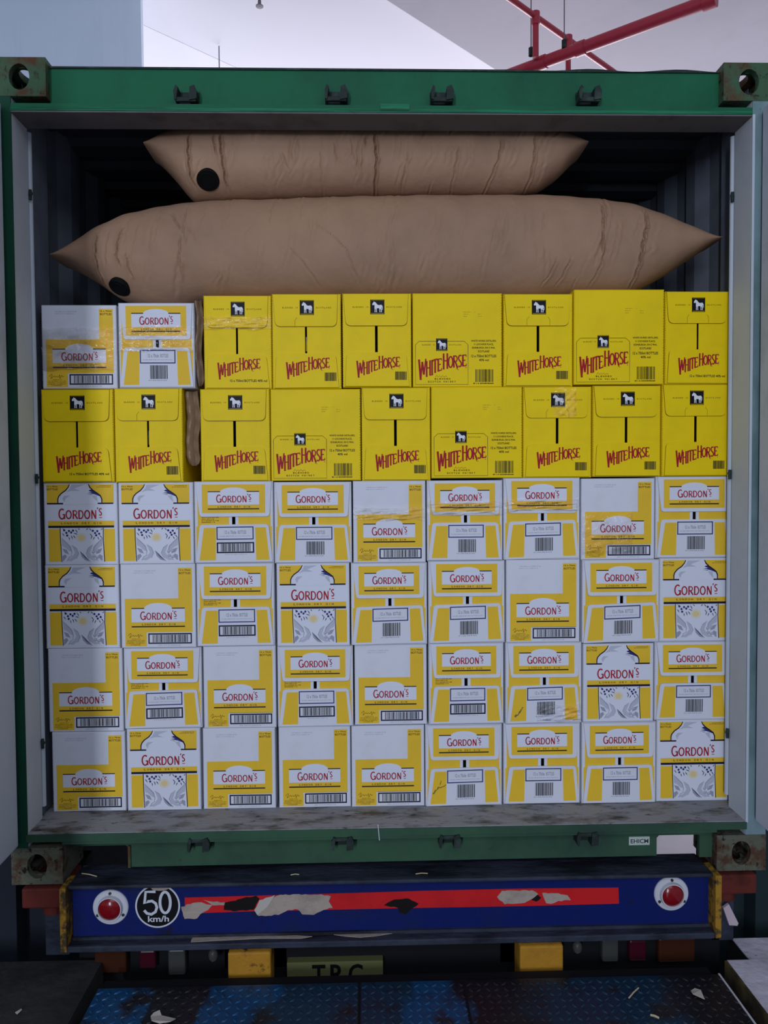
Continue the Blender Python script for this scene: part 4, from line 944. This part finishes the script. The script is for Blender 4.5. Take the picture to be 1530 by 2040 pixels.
# licence plate
p, q = at_y(572, 1916, -.005), at_y(763, 1950, -.005)
g = MB(); zt4 = p.z; g.box(p.x, q.x, -.010, .019, zt4-.09, zt4, 'plate_yellow')
ar = Art(g, q.x-p.x, .09, 40, y0=-.010)
for v0 in range(len(g.v)): pass
k0 = len(g.v)
ar.text('T', 26, 4, 40, 34, 'ink_black', 1); ar.text('R', 45, 4, 60, 34, 'ink_black', 1); ar.text('C', 64, 4, 79, 34, 'ink_black', 1)
g.v = g.v[:k0]+[(a_+(p.x+q.x)/2, b_, c_+zt4-.09) for a_, b_, c_ in g.v[k0:]]
tp(g, 'licence_plate')
# speed sticker
yw = -.018
c = at_y(314, 1805, yw-.001); rad = .071
g = MB(); g.lathe((c.x, yw, c.z), (0, -1, 0), [(rad, 0), (rad, .0008), (.0002, .0008)], 'sign_white', 48); g.lathe((c.x, yw, c.z), (0, -1, 0), [(rad*.925, .0009), (rad*.925, .0012), (.0002, .0012)], 'sign_black', 48)
k0 = len(g.v); ar = Art(g, .142, .142, 100, y0=0)
f5 = [(46, 17), (24, 17), (21, 44), (29, 39), (38, 38), (46, 44), (48.5, 53), (45, 63), (36, 68.5), (26, 66), (20, 59)]
ar.line(f5, 6.2, 'sign_white', 1); ar.line([(67+11.5*math.cos(t), 42+24*math.sin(t)) for t in [2*math.pi*i/28 for i in range(29)]], 6.2, 'sign_white', 1)
ar.text('km/h', 28, 72, 75, 86, 'sign_white', 1)
g.v = g.v[:k0]+[(a_+c.x, b_+yw-.0013, c_+c.z-.071) for a_, b_, c_ in g.v[k0:]]
tp(g, 'speed_limit_sticker')
# reflectors
for px, py in ((220, 1808), (1338, 1781)):
    c = at_y(px, py, yw-.006); ro = .056
    g = MB(); g.lathe((c.x, yw, c.z), (0, -1, 0), [(ro, 0), (ro, .004), (ro*.95, .007), (ro*.72, .008), (ro*.68, .020), (ro*.63, .020), (ro*.62, .006)], 'reflector_ring', 48); rg_ = tp(g, 'reflector', True)
    g = MB(); g.lathe((c.x, yw, c.z), (0, -1, 0), [(ro*.64, .004), (ro*.64, .014), (ro*.50, .021), (ro*.25, .025), (.0002, .026)], 'reflector_red', 40); o = g.build('reflector_lens', smooth=True); o.parent = rg_
    for v in o.data.vertices: v.co.z -= YD
    for a0 in (90, 210, 330):
        g = MB(); x_, z_ = c.x+ro*.83*math.cos(R(a0)), c.z+ro*.83*math.sin(R(a0)); g.tube((x_, yw-.006, z_), (x_, yw-.0105, z_), .0045, 'dark_steel', 10); o = g.build('screw'); o.parent = rg_
        for v in o.data.vertices: v.co.z -= YD
# red reflective tape and peeled patches, drawn on the web
def on_web(pts, y=yw): return [(lambda p: (p.x, p.z))(at_y(px, py, y)) for px, py in pts]
g = MB(); g.prism(on_web([(368, 1788), (480, 1785), (660, 1780), (860, 1774), (1040, 1770), (1232, 1768), (1233, 1800), (1040, 1805), (860, 1808), (660, 1812), (480, 1816), (369, 1820)]), yw-.0008, yw, 'tape_red'); tp(g, 'reflective_tape')
def patch(pts, m, name, dy=.002, jag=True, seed=1):
    r = random.Random(seed); q = []
    for i in range(len(pts)):
        a_, b_ = pts[i], pts[(i+1) % len(pts)]; n_ = max(1, int(math.hypot(a_[0]-b_[0], a_[1]-b_[1])/6))
        for k in range(n_):
            t = k/n_; q.append((a_[0]+(b_[0]-a_[0])*t+(r.uniform(-1.2, 1.2) if jag and k else 0), a_[1]+(b_[1]-a_[1])*t+(r.uniform(-1.2, 1.2) if jag and k else 0)))
    g = MB(); g.prism(on_web(q), yw-dy, yw-dy+.0008, m); return tp(g, name)
patch([(361, 1806), (385, 1798), (402, 1797), (412, 1801), (424, 1802), (415, 1812), (400, 1820), (393, 1829), (368, 1830)], 'tape_backing', 'peeled_sticker', seed=2)
patch([(405, 1792), (425, 1796), (448, 1797), (447, 1803), (424, 1803)], 'tape_backing', 'peeled_sticker', seed=3)
patch([(445, 1800), (480, 1790), (510, 1784), (517, 1790), (505, 1812), (470, 1815), (446, 1812)], 'soot', 'soot_mark', .0014, seed=4)
patch([(507, 1812), (535, 1792), (558, 1782), (640, 1781), (659, 1785), (655, 1795), (663, 1808), (645, 1812), (625, 1822), (602, 1821), (593, 1811), (575, 1812), (555, 1822), (515, 1824)], 'tape_backing', 'peeled_sticker', seed=5)
patch([(517, 1792), (548, 1782), (533, 1805), (513, 1822), (507, 1812)], 'paper', 'peeled_sticker', .004, seed=6)
patch([(765, 1803), (785, 1792), (815, 1790), (834, 1800), (818, 1812), (808, 1821), (796, 1818), (792, 1808)], 'soot', 'soot_mark', .0014, seed=7)
patch([(990, 1786), (1000, 1774), (1060, 1773), (1072, 1780), (1060, 1790), (1045, 1798), (1005, 1801)], 'tape_backing', 'peeled_sticker', seed=8)
patch([(1080, 1778), (1105, 1779), (1130, 1783), (1137, 1793), (1112, 1794), (1098, 1800), (1088, 1799)], 'tape_backing', 'peeled_sticker', seed=9)
patch([(1056, 1782), (1068, 1781), (1078, 1788), (1068, 1796), (1058, 1792)], 'soot', 'soot_mark', .0014, seed=10)
patch([(296, 1762), (344, 1762), (340, 1768), (325, 1773), (305, 1772)], 'tape_backing', 'peeled_sticker', .0035, seed=12)
# peeled strips lying on the lower flange
def strip(pts, z, m, name):
    q = [at_z(px, py, z) for px, py in pts]; n_ = len(q)
    g = MB(); tri = tessellate_polygon([[Vector((p_.x, p_.y, 0)) for p_ in q]])
    g.add([(p_.x, p_.y, z) for p_ in q]+[(p_.x, p_.y, z+.0012) for p_ in q], [tuple(t) for t in tri]+[tuple(k+n_ for k in t) for t in tri]+[(i, (i+1) % n_, (i+1) % n_+n_, i+n_) for i in range(n_)], m); return tp(g, name)
strip([(384, 1866), (420, 1861), (520, 1860), (560, 1862), (622, 1866), (600, 1870), (520, 1870), (380, 1877)], -.1695, 'tape_backing', 'peeled_strip')
strip([(648, 1860), (690, 1857), (720, 1860), (770, 1852), (796, 1850), (793, 1858), (750, 1865), (718, 1868), (690, 1866)], -.1695, 'tape_backing', 'peeled_strip')
# pale wedge hanging at the right of the beam
p = at_y(1448, 1808, .02)
g = MB(); g.prism([(lambda q: (q.x, q.z))(at_y(a_, b_, -.01)) for a_, b_ in [(1440, 1808), (1451, 1800), (1470, 1838), (1468, 1843), (1452, 1842)]], -.014, -.004, 'stay_pink'); tp(g, 'mudguard_stay')

# ------------------------------------------------------------------ container sticker
p, q = at_y(1253, 1667, .034), at_y(1294, 1683, .034)
g = MB(); g.box(p.x, q.x, .0335, .035, q.z, p.z, 'sticker_white'); k0 = len(g.v); ar = Art(g, q.x-p.x, p.z-q.z, 40, y0=.0335); ar.text('EHICM', 8, 11, 94, 31, 'sticker_ink', 1)
g.v = g.v[:k0]+[(a_+(p.x+q.x)/2, b_, c_+q.z) for a_, b_, c_ in g.v[k0:]]; g.build('code_sticker', CT)

# ------------------------------------------------------------------ dock
ZD = -.25
g = MB(); g.box(-5, -.935, -5, .0, ZD-.9, ZD, 'concrete_dark'); struct(g, 'floor_left', 'dark stained dock floor left of the leveler')
g = MB(); g.box(1.058, 5, -5, -.075, ZD-.9, ZD, 'concrete_pale_lit'); g.box(1.050, 1.058, -5, -.075, ZD-.3, ZD-.001, 'yellow_edge'); struct(g, 'floor_right', 'pale concrete dock floor right of the leveler')
g = MB(); g.box(1.135, 1.75, -.070, .05, ZD-.35, ZD-.006, 'concrete_pale_lit'); g.box(1.12, 1.135, -.07, .05, ZD-.35, ZD-.01, 'rubber'); o = g.build('dock_bumper'); tag(o, 'scuffed pale dock bumper block at the right of the trailer', 'bumper')
LV = tag(empty('dock_leveler', (0, -.6, ZD)), 'blue and black painted tread plate of the dock leveler', 'dock leveler')
x0, x1, yf_, yn = -.902, 1.004, -.140, -3.2
g = MB(); g.box(x0, x1, yn+.6, yf_+.6, -.03, -.002, 'leveler_paint')
yy = yf_-.022; row = 0
st = .0265
while yy > -1.5:
    xx = x0+.012+(row % 2)*0; k = 0
    while xx < x1-.012:
        ang = R(38 if (k+row) % 2 == 0 else -52); cx, sx_ = math.cos(ang), math.sin(ang); a_, b_ = .0125, .0042
        P = [(xx+cx*a_, yy+sx_*a_), (xx-sx_*b_, yy+cx*b_), (xx-cx*a_, yy-sx_*a_), (xx+sx_*b_, yy-cx*b_)]
        g.add([(q_[0], q_[1]+.6, -.002) for q_ in P]+[(xx+cx*a_*.55, yy+sx_*a_*.55+.6, .0012), (xx-cx*a_*.55, yy-sx_*a_*.55+.6, .0012)], [(0, 1, 4), (1, 2, 5), (1, 5, 4), (2, 3, 5), (3, 0, 4), (3, 4, 5)], 'leveler_paint')
        xx += st; k += 1
    yy -= st; row += 1
for px in (716, 929):   # welded seams
    x_ = at_z(px, 1990, ZD).x; g.box(x_-.004, x_+.004, yn+.6, yf_+.6, -.002, -.0005, 'black_steel')
g.build('tread_plate', LV)
g = MB(); g.cbox(x0+.005, x1-.02, yf_+.6+.002, yf_+.6+.045, -.045, -.006, 'black_steel', .004); g.build('leveler_lip', LV)
g = MB(); g.box(x1-.006, x1, yn+.6, yf_+.6, -.001, .0005, 'reflector_ring'); g.build('edge_strip', LV); 
# pit under the leveler
g = MB(); g.box(-.93, 1.05, -3.2, -.30, ZD-.9, ZD-.06, 'black_steel'); struct(g, 'floor_pit', 'dark pit below the leveler plate')

# ------------------------------------------------------------------ litter
def scrap(pts, z, m, name, label, cat, group=None):
    q = [at_z(px, py, z) for px, py in pts]; c = sum(q, Vector())/len(q); n_ = len(q)
    g = MB(); tri = tessellate_polygon([[Vector((p_.x, p_.y, 0)) for p_ in q]])
    hz = [.001+.004*((i*7) % 3)/2 for i in range(n_)]
    g.add([(p_.x-c.x, p_.y-c.y, hz[i]) for i, p_ in enumerate(q)]+[(p_.x-c.x, p_.y-c.y, hz[i]+.0012) for i, p_ in enumerate(q)], [tuple(t) for t in tri]+[tuple(k+n_ for k in t) for t in tri]+[(i, (i+1) % n_, (i+1) % n_+n_, i+n_) for i in range(n_)], m)
    o = g.build(name, loc=(c.x, c.y, z)); tag(o, label, cat, group)
scrap([(300, 2026), (306, 2020), (318, 2016), (322, 2024), (350, 2032), (340, 2039), (318, 2040), (302, 2036)], ZD+.001, 'paper', 'paper_scrap', 'torn pale paper scrap on the blue leveler plate', 'paper')
scrap([(1376, 1975), (1384, 1971), (1396, 1976), (1404, 1992), (1392, 1988), (1380, 1984)], ZD+.001, 'paper', 'paper_scrap', 'small pale paper scrap near the right edge of the leveler', 'paper')
scrap([(30, 2018), (42, 2012), (44, 2015), (34, 2022)], ZD+.001, 'paper', 'paper_scrap', 'tiny paper chip on the dark left dock floor', 'paper')
def straw(p, q, label, r=.0016):
    p, q = Vector(p), Vector(q); c = (p+q)/2; g = MB(); mid = Vector((0, 0, .002)); g.tube(p-c, mid, r, 'straw', 6); g.tube(mid, q-c, r, 'straw', 6); o = g.build('straw', loc=c); tag(o, label, 'straw', 'loose straws')
straw(at_z(1253, 1988, ZD+.004), at_z(1272, 1968, ZD+.004), 'bent straw lying on the black part of the leveler plate', .0022)
straw(at_z(1296, 2022, ZD+.004), at_z(1313, 2028, ZD+.004), 'short straw on the leveler plate near its lower right', .003)
straw(at_z(374, 1880, -.142), at_z(375, 1880, -.142)+Vector((.001, 0, 0)), 'x') if False else None
straw(at_z(215, 1866, -.167), at_z(233, 1860, -.167), 'straw on the lower beam flange under the left reflector')
straw(at_z(163, 1740, .017), at_z(193, 1746, .017), 'pale straw on the upper beam flange at far left')
straw(at_z(828, 1741, .017), at_z(852, 1740, .017), 'pale straw on the upper beam flange near the middle')
straw(at_z(579, 1743, .017), at_z(596, 1742, .017), 'pale straw on the upper beam flange left of the middle')
p = at_y(753, 1643, -.005); q = at_y(756, 1674, -.005)
g = MB(); g.tube((0, 0, 0), (p.x-q.x, 0, p.z-q.z), .0016, 'sign_white', 6); o = g.build('string', loc=q); tag(o, 'short white string hanging over the green door sill', 'string')
